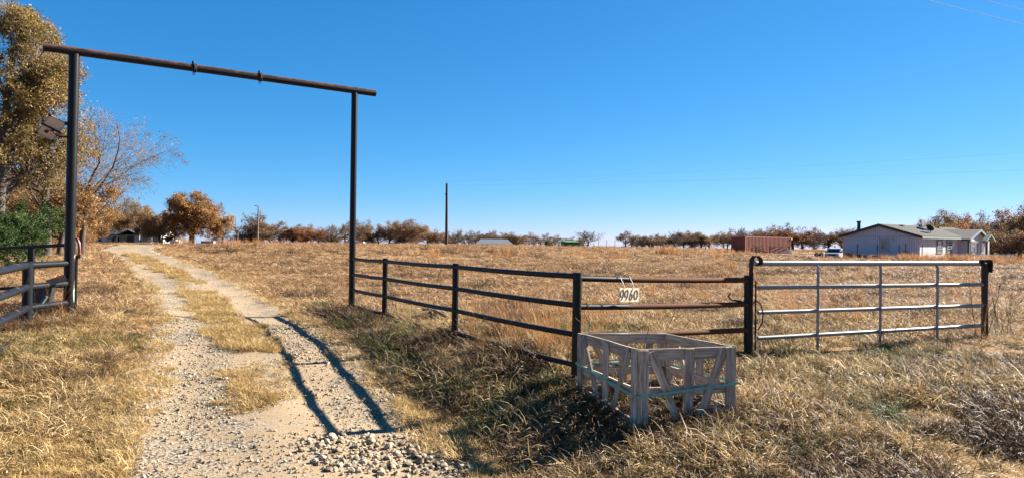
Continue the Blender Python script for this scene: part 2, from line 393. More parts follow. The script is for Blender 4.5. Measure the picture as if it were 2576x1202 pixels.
def leafmat(name, stops, trans=.45, inst=True, objcol=False, rough=.6):
    m, t, p = newmat(name); at = t.nodes.new('ShaderNodeAttribute'); at.attribute_name = 'tint'
    s = at.outputs['Fac']
    if inst:
        oi = t.nodes.new('ShaderNodeObjectInfo')
        s = math_(t, 'ADD', math_(t, 'MULTIPLY', s, .62), math_(t, 'MULTIPLY', oi.outputs['Random'], .38))
    r = ramp(t, stops, s); cs = r.outputs[0]
    if objcol:
        oi = t.nodes.new('ShaderNodeObjectInfo'); cs = mixc(t, cs, oi.outputs['Color'], 1.0, 'MULTIPLY')
    t.links.new(cs, p.inputs['Base Color']); p.inputs['Roughness'].default_value = rough; p.inputs['Specular IOR Level'].default_value = .25
    tr = t.nodes.new('ShaderNodeBsdfTranslucent'); t.links.new(cs, tr.inputs['Color'])
    mx = t.nodes.new('ShaderNodeMixShader'); mx.inputs[0].default_value = trans
    t.links.new(p.outputs[0], mx.inputs[1]); t.links.new(tr.outputs[0], mx.inputs[2])
    t.links.new(mx.outputs[0], t.nodes['Material Output'].inputs['Surface']); return m
M['straw'] = leafmat('dry_straw_blades', [(.12, (.12, .06, .022)), (.33, (.41, .245, .10)), (.56, (.80, .555, .245)), (.85, (1.3, 1.0, .55))], .25)
M['strawfield'] = leafmat('mown_field_straw', [(.12, (.14, .065, .03)), (.36, (.44, .24, .11)), (.58, (.78, .485, .23)), (.86, (1.25, .88, .49))], .22)
M['strawgold'] = leafmat('golden_short_grass', [(.1, (.32, .18, .06)), (.45, (.76, .50, .18)), (.9, (1.2, .88, .40))], .25)
M['greengrass'] = leafmat('green_grass_blades', [(.08, (.36, .25, .12)), (.2, (.14, .10, .05)), (.28, (.045, .06, .014)), (.55, (.095, .13, .025)), (.82, (.20, .24, .045)), (.95, (.48, .40, .15))], .3)
M['browntuft'] = leafmat('dark_brown_dead_grass', [(.1, (.06, .035, .02)), (.45, (.16, .09, .045)), (.8, (.36, .19, .08)), (.95, (.5, .29, .12))], .15)
M['sedge'] = leafmat('orange_sedge_stems', [(.1, (.40, .15, .045)), (.5, (.70, .32, .10)), (.9, (.90, .54, .24))], .35)
M['weed'] = leafmat('dead_weed_stems', [(.1, (.06, .035, .025)), (.6, (.13, .075, .05)), (.95, (.28, .19, .12))], .1, inst=False)
M['leaf'] = leafmat('autumn_leaves', [(.05, (.17, .075, .03)), (.35, (.42, .20, .06)), (.65, (.64, .34, .10)), (.95, (.82, .54, .20))], .35, inst=False, objcol=True)
M['leafgold'] = leafmat('golden_olive_leaves', [(.05, (.09, .085, .025)), (.32, (.27, .22, .065)), (.6, (.56, .36, .11)), (.95, (.80, .54, .20))], .4, inst=False, objcol=True)
M['leafgreen'] = leafmat('evergreen_leaves', [(.05, (.025, .06, .015)), (.45, (.065, .135, .028)), (.8, (.14, .23, .045)), (.97, (.24, .31, .08))], .4, inst=False, objcol=True)
M['bark'] = pmat('grey_brown_bark', (.17, .135, .11), (.075, .058, .045), 6, .95, 0, .5, (3, 3, .6), dist=.03)
M['twig'] = pmat('grey_twig_bark', (.40, .32, .27), (.22, .165, .135), 3, .95, 0, 0)

# ------------------------------------------------------------------ ground and drive
NU, NV = 520, 620
u = np.linspace(-1.5, 1.5, NU); u = np.sign(u) * (np.abs(u) ** 1.12) 
vv = np.geomspace(10, 1640, NV) - 34
vv = np.concatenate([np.linspace(-24, 3, 40)[:-1], np.geomspace(37, 1640, NV) - 34]); NV = len(vv)
XX = u[None, :] * (vv[:, None] + 34) ; YY = np.repeat(vv[:, None], NU, 1)
ZZ = hgt(XX, YY) + bump(XX, YY)
def grid_obj(name, X, Y, Z, mat):
    nv, nu = X.shape
    co = np.stack([X, Y, Z], -1).reshape(-1, 3)
    i = np.arange(nv-1)[:, None] * nu + np.arange(nu-1)[None]
    q = np.stack([i, i+1, i+nu+1, i+nu], -1).reshape(-1, 4)
    o = mesh_np(name, co, q, mat); return o
def mesh_np(name, co, faces, mat, tint=None, smooth=True, link=True):
    k = faces.shape[1]; me = bpy.data.meshes.new(name)
    me.vertices.add(len(co)); me.vertices.foreach_set('co', np.asarray(co, np.float32).ravel())
    me.loops.add(faces.size); me.loops.foreach_set('vertex_index', faces.ravel().astype(np.int32))
    me.polygons.add(len(faces)); me.polygons.foreach_set('loop_start', (np.arange(len(faces)) * k).astype(np.int32))
    if smooth: me.polygons.foreach_set('use_smooth', np.ones(len(faces), bool))
    if tint is not None:
        at = me.attributes.new('tint', 'FLOAT', 'POINT'); at.data.foreach_set('value', np.asarray(tint, np.float32))
    me.update(calc_edges=True); me.materials.append(mat)
    o = bpy.data.objects.new(name, me)
    if link: COL.objects.link(o)
    return o
g = grid_obj('ground', XX, YY, ZZ, M['ground']); tag(g, 'dry mown field and verge of straw coloured ground', 'ground', kind='structure')

dv = np.concatenate([np.linspace(1.5, 18, 420), np.geomspace(18.1, 74, 200)]); s = np.linspace(0, 1, 60)
wob = (vnoise(dv, dv*0, 1.1, 11) - .5) * .5 + (vnoise(dv, dv*0, 3.7, 12) - .5) * .25
wob2 = (vnoise(dv, dv*0+9, 1.1, 13) - .5) * .5 + (vnoise(dv, dv*0, 3.7, 14) - .5) * .25
l = edgeL(dv) + wob - .05; rr_ = edgeR(dv) + wob2 + .05
def drive_z(x, y):                                # surface of the drive
    ll = np.interp(y, dv, l); rr = np.interp(y, dv, rr_); q = np.clip((x - ll)/(rr - ll), 0, 1)
    return hgt(x, y) + bump(x, y) + .018 + .0003*y + .012*(1 + np.cos(q*4*np.pi)) * np.clip(np.minimum(q, 1-q)*12, 0, 1) + vnoise(x, y, 2.2, 21)*.02*np.clip(np.minimum(q, 1-q)*12, 0, 1), q
DX = l[:, None] + (rr_ - l)[:, None] * s[None]; DY = np.repeat(dv[:, None], 60, 1)
DZ = drive_z(DX, DY)[0] - .04 * np.where((s < .002) | (s > .998), 1, 0)[None]
dro = grid_obj('driveway', DX, DY, DZ, M['drive']); tag(dro, 'pale sandy gravel driveway with two wheel tracks', 'driveway', kind='structure')
def hs(x, y):                                     # visible surface height
    x = np.atleast_1d(x); y = np.atleast_1d(y); z, q = drive_z(x, y)
    return np.where((q > .003) & (q < .997) & (y > 1.5) & (y < 74), z, hg(x, y))

# ------------------------------------------------------------------ scatter (uncountable cover only)
PROTO = {}
def blades(seed, n, hmin, hmax, rad, e0, e1, curl, wd, comb=None, seg=3):
    rng = np.random.default_rng(seed)
    a = rng.uniform(0, 2*np.pi, n); rr = rad * np.sqrt(rng.uniform(0, 1, n)); base = np.stack([rr*np.cos(a), rr*np.sin(a), np.full(n, -.02)], -1)
    hd = rng.uniform(0, 2*np.pi, n) if comb is None else rng.normal(0, comb, n)
    el = np.radians(rng.uniform(e0, e1, n)); L = rng.uniform(hmin, hmax, n); cu = np.radians(rng.uniform(curl*.3, curl*1.4, n))
    wv = wd * rng.uniform(.6, 1.3, n); side = np.stack([-np.sin(hd), np.cos(hd), np.zeros(n)], -1)
    tw = rng.uniform(-.8, .8, n); side = side * np.cos(tw)[:, None] + np.array([0, 0, 1.0]) * np.sin(tw)[:, None]
    P = [base]; p = base.copy()
    for k in range(seg):
        e = el - cu * k
        p = p + np.stack([np.cos(e)*np.cos(hd), np.cos(e)*np.sin(hd), np.sin(e)], -1) * (L/seg)[:, None]
        p[:, 2] = np.maximum(p[:, 2], .004 + .02*rng.uniform(0, 1, n)); hd = hd + rng.normal(0, .18, n); P.append(p.copy())
    V = []; 
    for k in range(seg+1):
        wk = wv * (1 - (k/seg)**1.5 * .85)
        V += [P[k] - side*wk[:, None]/2, P[k] + side*wk[:, None]/2]
    V = np.stack(V, 1); m = V.shape[1]                       # n, m, 3
    off = (np.arange(n) * m)[:, None]
    F = np.concatenate([off + np.array([[2*k, 2*k+1, 2*k+3, 2*k+2]]) for k in range(seg)], 0)
    tint = np.repeat(rng.uniform(0, 1, n), m)
    return V.reshape(-1, 3), F, tint
def proto_coll(name, specs, mat):
    c = bpy.data.collections.new(name)
    for i, sp in enumerate(specs):
        V, F, T = blades(*sp) if not isinstance(sp, dict) else blades(**sp)
        o = mesh_np(f'{name}_{i:02d}', V, F, mat, T, smooth=False, link=False); c.objects.link(o)
    return c
def scatter(name, coll, nproto, x, y, scl, label, cat, tilt=.12, dz=0.0, seed=1, z=None, rz=None, zs=None):
    rng = np.random.default_rng(seed); n = len(x)
    me = bpy.data.meshes.new(name); me.vertices.add(n)
    zz = hs(x, y) + dz if z is None else z
    me.vertices.foreach_set('co', np.stack([x, y, zz], -1).astype(np.float32).ravel())
    rot = np.stack([rng.normal(0, tilt, n), rng.normal(0, tilt, n), rng.uniform(0, 6.283, n) if rz is None else rz], -1)
    at = me.attributes.new('rot', 'FLOAT_VECTOR', 'POINT'); at.data.foreach_set('vector', rot.astype(np.float32).ravel())
    sc3 = np.stack([scl, scl, scl * (zs if zs is not None else 1.0)], -1)
    at = me.attributes.new('scl', 'FLOAT_VECTOR', 'POINT'); at.data.foreach_set('vector', sc3.astype(np.float32).ravel())
    at = me.attributes.new('idx', 'INT', 'POINT'); at.data.foreach_set('value', rng.integers(0, nproto, n).astype(np.int32))
    o = bpy.data.objects.new(name, me); COL.objects.link(o); tag(o, label, cat, kind='stuff')
    ng = bpy.data.node_groups.new(name + '_nodes', 'GeometryNodeTree')
    ng.interface.new_socket('Geometry', in_out='INPUT', socket_type='NodeSocketGeometry')
    ng.interface.new_socket('Geometry', in_out='OUTPUT', socket_type='NodeSocketGeometry')
    gi = ng.nodes.new('NodeGroupInput'); go = ng.nodes.new('NodeGroupOutput'); ip = ng.nodes.new('GeometryNodeInstanceOnPoints')
    ci = ng.nodes.new('GeometryNodeCollectionInfo'); ci.inputs['Collection'].default_value = coll
    ci.inputs['Separate Children'].default_value = True; ci.inputs['Reset Children'].default_value = True
    def na(nm, ty):
        q = ng.nodes.new('GeometryNodeInputNamedAttribute'); q.data_type = ty; q.inputs['Name'].default_value = nm
        return [s_ for s_ in q.outputs if s_.enabled and s_.name == 'Attribute'][0]
    L = ng.links.new
    L(gi.outputs[0], ip.inputs['Points']); L(ci.outputs[0], ip.inputs['Instance']); ip.inputs['Pick Instance'].default_value = True
    L(na('idx', 'INT'), ip.inputs['Instance Index']); L(na('rot', 'FLOAT_VECTOR'), ip.inputs['Rotation']); L(na('scl', 'FLOAT_VECTOR'), ip.inputs['Scale'])
    L(ip.outputs[0], go.inputs[0])
    md = o.modifiers.new('scatter', 'NODES'); md.node_group = ng
    return o
def fan(n, y0, y1, seed, half=.80, pad=1.5, power=1.0):
    rng = np.random.default_rng(seed)
    q = rng.uniform(0, 1, n)
    y = (y0**(2-power*0) + q*(y1**2 - y0**2))**.5 if power == 1.0 else np.exp(np.log(y0) + q*(np.log(y1/y0)))
    return rng.uniform(-1, 1, n) * (half*y + pad), y, rng
EXCL = []                                          # world polygons kept free of cover


# ------------------------------------------------------------------ entrance arch
V3 = Vector
LB, LT = W(171, 800, 12.3), W(187, 137, 12.3)
RB, RT = W(884, 802, 15.3), W(892, 234, 15.3)
arch = empty('entrance_arch', (LB.x, LB.y, h1(LB.x, LB.y)), 0, 'tall black pipe gateway arch with rusty top beam spanning the driveway', 'gateway')
pipe('post', LB - V3((0, 0, .4)) - (LT - LB)*.01, LT, .082, M['archpost'], arch, 20).name = 'post'
pipe('post', RB - V3((0, 0, .4)), RT, .066, M['pipe'], arch, 18)
bd = (RT - LT); B0 = LT - bd*.088 + V3((0, 0, .05)); B1 = LT + bd*1.093 + V3((0, 0, .05))
bm_ = pipe('crossbeam', B0, B1, .07, M['beam'], arch, 20)
for tt in (.374, .611):
    c = LT + bd*tt + V3((0, 0, .05)); ax = bd.normalized(); m = MB()
    a1 = ax.orthogonal().normalized(); b1 = ax.cross(a1)
    m.tube([c + (a1*math.cos(g_) + b1*math.sin(g_))*.079 for g_ in np.linspace(0, 6.28, 15)], .013, 6)
    m.tube([c + ax*.03 + (a1*math.cos(g_) + b1*math.sin(g_))*.077 for g_ in np.linspace(0.3, 6.5, 15)], .009, 6)
    m.box(c + V3((0, -.02, .095)), (.035, .05, .05)); m.box(c + V3((.012, -.05, .03)), (.03, .03, .07))
    m.tube([c + V3((0, 0, -.08)) + V3((math.cos(g_)*.022, 0, math.sin(g_)*.028 - .02)) for g_ in np.linspace(0, 6.28, 9)], .006, 5)
    o = m.build('chain_clamp', M['rustdark'], arch, True)

# ------------------------------------------------------------------ right-hand pipe fence
A_ = V3((RB.x, RB.y, 0)); C_ = V3((.76, 8.4, 0)); D_ = V3((3.32, 10.0, 0))
fence = empty('pipe_fence', (C_.x, C_.y, h1(C_.x, C_.y)), 0, 'black four rail pipe fence with rusty end panel, beside right arch post', 'fence')
def lerp(a, b, t_): return a + (b - a)*t_
fx = [0, .237, .607, 1.0]
zr = [(1.23, 1.24), (.90, .90), (.57, .555), (.24, .20)]
posts = [lerp(A_, C_, q) for q in fx]
for i, q in enumerate(posts):
    if i == 0: continue
    r_ = (.05, .05, .05, .053)[i]
    top = 1.29 if i < 3 else 1.285
    g0 = h1(q.x, q.y)
    o = pipe('post', (q.x, q.y, g0 - .4), (q.x + .012, q.y, top), r_, M['pipe'], fence, 18)
for k, (z0, z1) in enumerate(zr):
    for i in range(3):
        a = posts[i]; b = posts[i+1]; za = lerp(z0, z1, fx[i]); zb = lerp(z0, z1, fx[i+1])
        sag = .012 if k < 3 else (.05 if i == 1 else .02)
        d = (b - a).normalized()
        pipe('rail', (a.x + d.x*.04, a.y + d.y*.04, za), (b.x - d.x*.04, b.y - d.y*.04, zb), .034 if k < 3 else .032, M['pipe'], fence, 14, sag)
g0 = h1(D_.x, D_.y)
pipe('post', (D_.x, D_.y, g0 - .4), (D_.x - .01, D_.y, 1.20), .062, M['pipe'], fence, 18)
zc = [(1.215, 1.135), (.88, .80), (.545, .44), (.20, .11)]
for k, (za, zb) in enumerate(zc):
    d = (D_ - C_).normalized()
    pipe('rail', (C_.x + d.x*.04, C_.y + d.y*.04, za), (D_.x - d.x*.03, D_.y - d.y*.03, zb), .036, M['railrust'], fence, 14, .012).data.name = 'rusty_rail'
hk = MB(); q = D_ + V3((-.25, -.03, .86)); hk.tube([q + V3((.2, .02, -.04)), q, q + V3((-.05, 0, .05)), q + V3((-.02, 0, .09))], [.012, .016, .014, .010], 6)
hk.build('latch_hook', M['rustdark'], fence, True)
# number board hanging from the top rail
sc_ = lerp(C_, D_, .185); e_ = (D_ - C_).normalized(); e_ = V3((e_.x*math.cos(.14) - e_.y*math.sin(.14), e_.x*math.sin(.14) + e_.y*math.cos(.14), 0)); sc_ = sc_ + V3((.058, -.093, 0)); nrm = V3((e_.y, -e_.x, 0))
zt = lerp(V3((0, 0, 1.215)), V3((0, 0, 1.135)), .185).z - .10
sg = empty('house_number_sign', (sc_.x, sc_.y, zt - .17), 0, 'small cream board with black hand painted 9960 hung from the rusty rail', 'number sign')
up_ = V3((0, 0, 1)) - e_*0.02
def sp(u_, v_, dpt=0.0): return sc_ + e_*u_ + V3((0, 0, zt)) + V3((0, 0, -v_)) + nrm*dpt
m = MB(); wS, hS = .35, .17; vs = [sp(x_, y_ + x_*.05, d_) for d_ in (.0, .012) for (x_, y_) in ((0, 0), (wS, 0), (wS, hS), (0, hS))]
m.add(vs, [(0,1,2,3),(7,6,5,4),(0,4,5,1),(1,5,6,2),(2,6,7,3),(3,7,4,0)]); m.build('board', M['cream'], sg)
def stroke(pts, wmax, wmin):                      # flat brush stroke, thicker on down strokes
    m = MB(); P = []; n = len(pts)
    for i, (x_, y_) in enumerate(pts):
        a = pts[max(i-1, 0)]; b = pts[min(i+1, n-1)]; dx, dy = b[0]-a[0], b[1]-a[1]; L_ = math.hypot(dx, dy) + 1e-9
        wq = wmin + (wmax - wmin) * abs(dx*0.25 + dy*.97)/L_
        if i == n-1: wq = .002
        ox, oy = -dy/L_*wq/2, dx/L_*wq/2
        P.append(((x_+ox, y_+oy), (x_-ox, y_-oy)))
    vs = []
    for d_ in (.0125, .0155):
        for a, b in P: vs += [sp(a[0], a[1] + a[0]*.05, d_), sp(b[0], b[1] + b[0]*.05, d_)]
    k2 = 2*n; fs = []
    for i in range(n-1):
        fs.append((k2+2*i, k2+2*i+1, k2+2*i+3, k2+2*i+2)); fs.append((2*i, 2*i+1, k2+2*i+1, k2+2*i)); fs.append((2*i, 2*i+2, k2+2*i+2, k2+2*i))
        fs.append((2*i+1, 2*i+3, k2+2*i+3, k2+2*i+1))
    m.add(vs, fs); return m
def ell(cx, cy, rx, ry, a0, a1, n=16, sh=.22):
    return [(cx + rx*math.cos(g_) - (ry*math.sin(g_))*sh, cy + ry*math.sin(g_)) for g_ in np.linspace(math.radians(a0), math.radians(a1), n)]
def nine(x0):
    lp = ell(x0+.037, .068, .026, .042, 60, 380, 18)
    return lp + [(x0+.058, .095), (x0+.048, .118), (x0+.028, .142), (x0+.006, .160)]
for x0 in (.006, .087): stroke(nine(x0), .017, .006).build('digit', M['ink'], sg)
six = [(.232, .018), (.214, .045), (.196, .078), (.186, .108)] + ell(.206, .112, .022, .036, 190, -150, 18)
stroke(six, .017, .006).build('digit', M['ink'], sg)
stroke(ell(.298, .082, .030, .055, 0, 360, 24, .1), .017, .008).build('digit', M['ink'], sg)
for u_ in (.085, .255):
    m = MB(); m.tube([sp(u_, .012, .016), sp(u_, -.01, .006), sp(u_, -.05, -.01), sp(u_, -.085, -.035), sp(u_, -.115, -.05), sp(u_, -.146, -.08), sp(u_, -.150, -.11), sp(u_, -.13, -.145)], .0042, 6)
    m.build('hanger', M['blackplastic'], sg, True)

# ------------------------------------------------------------------ galvanised field gate
GL, GR = V3((3.47, 10.07, 0)), V3((7.62, 11.58, 0))
gate = empty('field_gate', (GL.x, GL.y, h1(GL.x, GL.y)), 0, 'galvanised silver tube gate with four rails, right of rusty fence panel', 'gate')
zg = [(1.365, W(2474, 662, 11.58).z), (1.025, W(2474, 715, 11.58).z), (.675, W(2474, 768, 11.58).z), (.315, W(2474, 818, 11.58).z)]
for k, (za, zb) in enumerate(zg):
    pipe('rail', (GL.x - (.05 if k == 0 else 0), GL.y, za), (GR.x, GR.y, zb), .040 if k == 0 else .030, M['galv'] if k == 0 else M['galv2'], gate, 14, .0)
for px_ in (2055, 2212, 2355):
    rr0 = (px_ - CX)/FPX; d = GR - GL; t_ = (rr0*GL.y - GL.x)/(d.x - rr0*d.y); q = GL + d*t_
    m = MB(); zt_ = lerp(V3((0, 0, 1.365)), V3((0, 0, 1.335)), t_).z; nn = V3((d.y, -d.x, 0)).normalized()*.030
    m.tube([q + V3((0, 0, zt_ - .01)) + nn*.3, q + nn + V3((0, 0, zt_ - .05)), q + nn + V3((0, 0, .10))], .020, 8); m.build('stay', M['galv2'], gate, True)
m = MB()
b0 = V3((D_.x + .01, D_.y - .05, 0)); e2 = (GR - GL).normalized(); pl = [(0, .9), (0, 1.38), (.012, 1.43), (.05, 1.465), (.10, 1.468), (.145, 1.44), (.165, 1.39), (.155, 1.36), (.10, 1.345)]
for i in range(len(pl)-1):
    p0 = b0 + e2*pl[i][0] + V3((0, 0, pl[i][1])); p1 = b0 + e2*pl[i+1][0] + V3((0, 0, pl[i+1][1]))
    Mx = frame_along(p0, p1, V3((e2.y, -e2.x, 0))); m.box((p0+p1)/2, ((p1-p0).length + .012, .012, .08), Mx.to_3x3())
m.build('hinge_strap', M['rust'], gate)
m = MB(); m.tube([GL + V3((-.05, -.05, 1.12)), GL + V3((-.05, -.05, .15))], .011, 6); m.build('latch_rod', M['rustdark'], gate, True)
ch = MB(); q = D_ + V3((.07, -.06, 0))
pts_ = [q + V3((-.05, -.02, .80)), q + V3((.0, -.03, .86)), q + V3((.07, -.02, .80)), q + V3((.10, -.02, .68)), q + V3((.09, -.02, .55)), q + V3((.03, -.03, .45)), q + V3((-.02, -.02, .48))]
ch.tube(pts_, .009, 6)
tag(ch.build('cable_loop', M['rustdark'], None, True), 'thin rusty cable loop around gate post between fence panel and silver gate', 'cable')
m = MB(); links = []
for i in range(9):
    c = D_ + V3((-.068, -.03, .60 - i*.038)); ax = V3((1, 0, 0)) if i % 2 else V3((0, 1, 0))
    m.tube([c + ax*math.cos(g_)*.011 + V3((0, 0, math.sin(g_)*.024)) for g_ in np.linspace(0, 6.28, 9)], .0045, 5)
tag(m.build('chain', M['rustdark'], None, True), 'short chain hanging down the left of the gate hinge post', 'chain')
gp = empty('gate_post', (GR.x + .06, GR.y + .02, h1(GR.x, GR.y)), 0, 'dark weathered post with curled iron top at far end of silver gate', 'post')
q = V3((GR.x + .06, GR.y + .02, 0)); pipe('post', q + V3((0, 0, h1(q.x, q.y) - .3)), q + V3((-.01, 0, 1.36)), .052, M['pole'], gp, 12)
m = MB(); 
pl = [(.05, 1.22), (.055, 1.36), (.03, 1.41), (-.02, 1.415), (-.04, 1.39), (-.06, 1.415), (-.11, 1.41), (-.135, 1.375), (-.12, 1.335), (-.085, 1.33)]
for i in range(len(pl)-1):
    p0 = q + e2*pl[i][0] + V3((0, -.05, pl[i][1])); p1 = q + e2*pl[i+1][0] + V3((0, -.05, pl[i+1][1]))
    Mx = frame_along(p0, p1, V3((e2.y, -e2.x, 0))); m.box((p0+p1)/2, ((p1-p0).length + .014, .02, .09), Mx.to_3x3())
m.build('curled_strap', M['rustdark'], gp)

# ------------------------------------------------------------------ wooden crate with green strap
QA, QB, QC, QD = V3((.775, 8.12, 0)), V3((1.225, 6.88, 0)), V3((2.235, 7.16, 0)), V3((1.76, 8.12, 0))
crate = empty('wooden_crate', (QB.x, QB.y, h1(QB.x, QB.y)), 0, 'weathered grey open wooden crate with diagonal slats, standing by the corner fence post', 'crate')
ZT, ZB = .615, -.13
cen = (QA + QB + QC + QD)/4
def face(P0, P1, diag, lean, stump=False, zb0=0, zb1=0):
    d = (P1 - P0); L_ = d.length; dn = d.normalized(); nn = V3((dn.y, -dn.x, 0))
    if nn.dot(cen - P0) > 0: nn = -nn
    def at(u_, z_, o_): return P0 + dn*u_ + nn*o_ + V3((0, 0, z_))
    rng = random
    wd = .105
    board('top_board', at(.02, ZT - .055, -.012), at(L_ - .02, ZT - .055, -.012), .11, .02, nn, M['wood'], crate)
    board('middle_board', at(.02, .20 + lean, -.012), at(L_ - .02, .20 - lean, -.012), .09, .02, nn, M['wood'], crate)
    if not stump: board('bottom_board', at(.02, zb0 + .07, -.012), at(L_ - .02, zb1 + .07, -.012), .10, .02, nn, M['wood'], crate)
    else: board('bottom_board', at(L_*.62, zb1 + .10, -.012), at(L_ - .13, zb1 + .10, -.012), .12, .02, nn, M['wood'], crate)
    board('corner_board', at(.05, zb0 - .08, .012), at(.05, ZT, .012), wd, .022, nn, M['wood'], crate)
    board('corner_board', at(L_ - .05, zb1 - .08, .012), at(L_ - .05, ZT, .012), wd, .022, nn, M['wood'], crate)
    board('slat', at(L_*.5, (zb0+zb1)/2, .012), at(L_*.52, ZT - .012, .012), .10, .02, nn, M['wood'], crate)
    if diag:
        board('diagonal_slat', at(.13, ZT - .03, .014), at(L_*.44, (zb0+zb1)/2 - .02, .014), .07, .02, nn, M['wood'], crate)
        board('diagonal_slat', at(L_ - .14, ZT - .03, .014), at(L_*.58, (zb0+zb1)/2 - .02, .014), .07, .02, nn, M['wood'], crate)
zA, zB, zC, zD = [h1(q.x, q.y) for q in (QA, QB, QC, QD)]
face(QA, QB, True, .01, False, zA, zB); face(QB, QC, True, 0, True, zB, zC)
face(QA, QD, True, 0, False, zA, zD); face(QD, QC, True, .02, False, zD, zC)
m = MB(); hz = (.265, .16, .215, .22); sv = []
def ofs(q, o_=.03): return q + (q - cen).normalized()*o_*1.41
st_pts = [(QA, .265), (QB, .165), (QC, .255), (QD, .27), (QA, .265)]
fs = []
for (q, z_) in st_pts:
    for (o_, zz) in ((.030, 0), (.030, .024), (.033, .024), (.033, 0)): sv.append(ofs(q, o_) + V3((0, 0, z_ - .012 + zz)))
for i in range(4):
    for k in range(4): fs.append((i*4+k, i*4+(k+1) % 4, (i+1)*4+(k+1) % 4, (i+1)*4+k))
m.add(sv, fs); m.build('strap', M['strap'], crate)

# ------------------------------------------------------------------ left fence, open gate, opener and solar panel
L0 = W(172, 700, 12.3); L0 = V3((L0.x, 12.3, 0)); L1 = W(68, 700, 11.35); L1 = V3((L1.x, 11.35, 0)); L2 = V3((-6.1, 8.1, 0))
lf = empty('pipe_fence', (L1.x, L1.y, h1(L1.x, L1.y)), 0, 'worn dark pipe fence running toward the camera from the left arch post', 'fence')
pipe('post', (L1.x, L1.y, h1(L1.x, L1.y) - .4), (L1.x + .01, L1.y, 1.24), .075, M['leftrail'], lf, 18)
pipe('post', (L2.x, L2.y, h1(L2.x, L2.y) - .4), (L2.x, L2.y, 1.24), .075, M['leftrail'], lf, 18)
for z_ in (1.185, .84, .51, .12):
    pipe('rail', (L0.x, L0.y - .03, z_), (L1.x, L1.y, z_ - .005), .052, M['leftrail'], lf, 14)
    pipe('rail', (L1.x, L1.y, z_ - .005), (L2.x, L2.y, z_), .056, M['leftrail'], lf, 14)
H0 = V3((-7.72, 12.64, 0)); H1 = V3((-11.4, 13.7, 0))
og = empty('open_drive_gate', (H0.x, H0.y, h1(H0.x, H0.y)), 0, 'black steel driveway gate swung open behind the left fence', 'gate')
hz0 = [(1.50, 1.30), (1.15, .90), (.78, .55), (.48, .22), (.20, 0.0)]
for z0, z1 in hz0: pipe('rail', (H0.x, H0.y, z0 - (0 if z0 > 1.4 else 0)), (H1.x, H1.y, z1), .030, M['pipe'], og, 10)
pipe('end_stile', (H0.x, H0.y, .12), (H0.x + .02, H0.y, 1.30), .036, M['pipe'], og, 12)
for q in (.26, .62, 1.0):
    pp = lerp(H0, H1, q); m = MB(); m.box(pp + V3((0, 0, lerp(V3((0, 0, .83)), V3((0, 0, .63)), q).z)), (.10, .05, 1.34)); m.build('upright', M['pipe'], og)
m = MB(); hh = V3((H0.x, H0.y - .02, 0))
m.tube([hh + V3((.0, 0, 1.62)), hh + V3((.05, 0, 1.60)), hh + V3((.085, 0, 1.52)), hh + V3((.095, 0, 1.40)), hh + V3((.085, 0, 1.26))], .026, 8); m.build('hose', M['red'], og, True)
m = MB(); m.tube([hh + V3((-.08, 0, 1.30)), hh + V3((.11, 0, 1.30))], .016, 8); m.box(hh + V3((.11, 0, 1.30)), (.035, .05, .06)); m.build('hinge_pin', M['greymetal'], og, True)
go_ = empty('gate_opener', (-7.65, 12.0, h1(-7.65, 12.0)), 0, 'black electric gate opener box with grey bracket between two left fence posts', 'gate opener')
m = MB(); q = W(100, 738, 12.05); m.box(q, (.24, .20, .30)); m.build('control_box', M['blackplastic'], go_)
q2 = W(128, 705, 11.9)
m = MB(); m.box(W(121, 740, 11.9), (.14, .10, .26), Matrix.Rotation(.25, 3, 'Y')); m.build('bracket', M['greymetal'], go_)
m = MB(); a0 = W(118, 712, 11.8); a1 = W(166, 697, 11.95); Mx = frame_along(a0, a1).to_3x3(); m.box((a0+a1)/2, ((a1-a0).length, .09, .10), Mx); m.build('motor_housing', M['greymetal'], go_)
m = MB(); m.box(W(150, 695, 11.8), (.10, .02, .03), Mx); m.build('red_stripe', M['red'], go_)
m = MB(); m.tube([W(73, 806, 11.6), W(118, 745, 11.7)], .022, 8); m.build('push_arm', M['galv2'], go_, True)
m = MB(); q = W(20, 868, 9.6)
# solar panel
sp_ = empty('solar_panel', W(176, 352, 12.3), 0, 'small tilted solar panel seen from behind on an arm off the left arch post', 'solar panel')
pc = W(129, 322, 12.15); av = V3((-.235, .02, -.292)); bv = V3((.15, .2, -.135)); an = av.normalized(); bn = (bv - an*bv.dot(an)).normalized(); cn = an.cross(bn)
Mx = Matrix((an, bn, cn)).transposed()
LA, LBb = .38, .27
m = MB(); m.box(pc, (LA, LBb, .012), Mx); m.build('back_sheet', M['panelback'], sp_)
sgn = 1 if cn.y > 0 else -1
m = MB(); m.box(pc + cn*sgn*.010, (LA - .01, LBb - .01, .006), Mx); m.build('cells', M['solar'], sp_)
m = MB()
for s_ in (-1, 1):
    m.box(pc + bn*s_*LBb/2, (LA + .02, .014, .03), Mx); m.box(pc + an*s_*LA/2, (.014, LBb - .016, .028), Mx)
m.build('frame', M['galv2'], sp_)
for sa in (-1, 1):
    for sb in (-1, 1):
        m = MB(); m.box(pc + an*sa*LA/2 + bn*sb*LBb/2, (.042, .042, .036), Mx); m.build('corner_cap', M['blackplastic'], sp_)
bk = pc - cn*sgn*.02
m = MB(); m.box(bk, (.03, LBb + .05, .02), Mx); m.build('cross_bar', M['blackplastic'], sp_)
m = MB(); m.box(bk + an*.09 - bn*.03, (.045, .05, .025), Mx); m.build('junction_box', M['blackplastic'], sp_)
pe = W(170, 345, 12.27)
m = MB(); m.tube([bk - cn*sgn*.01, bk - cn*sgn*.03 + V3((.05, 0, -.06)), W(143, 341, 12.15), W(155, 345, 12.2), pe], .014, 8); m.build('arm', M['blackplastic'], sp_, True)
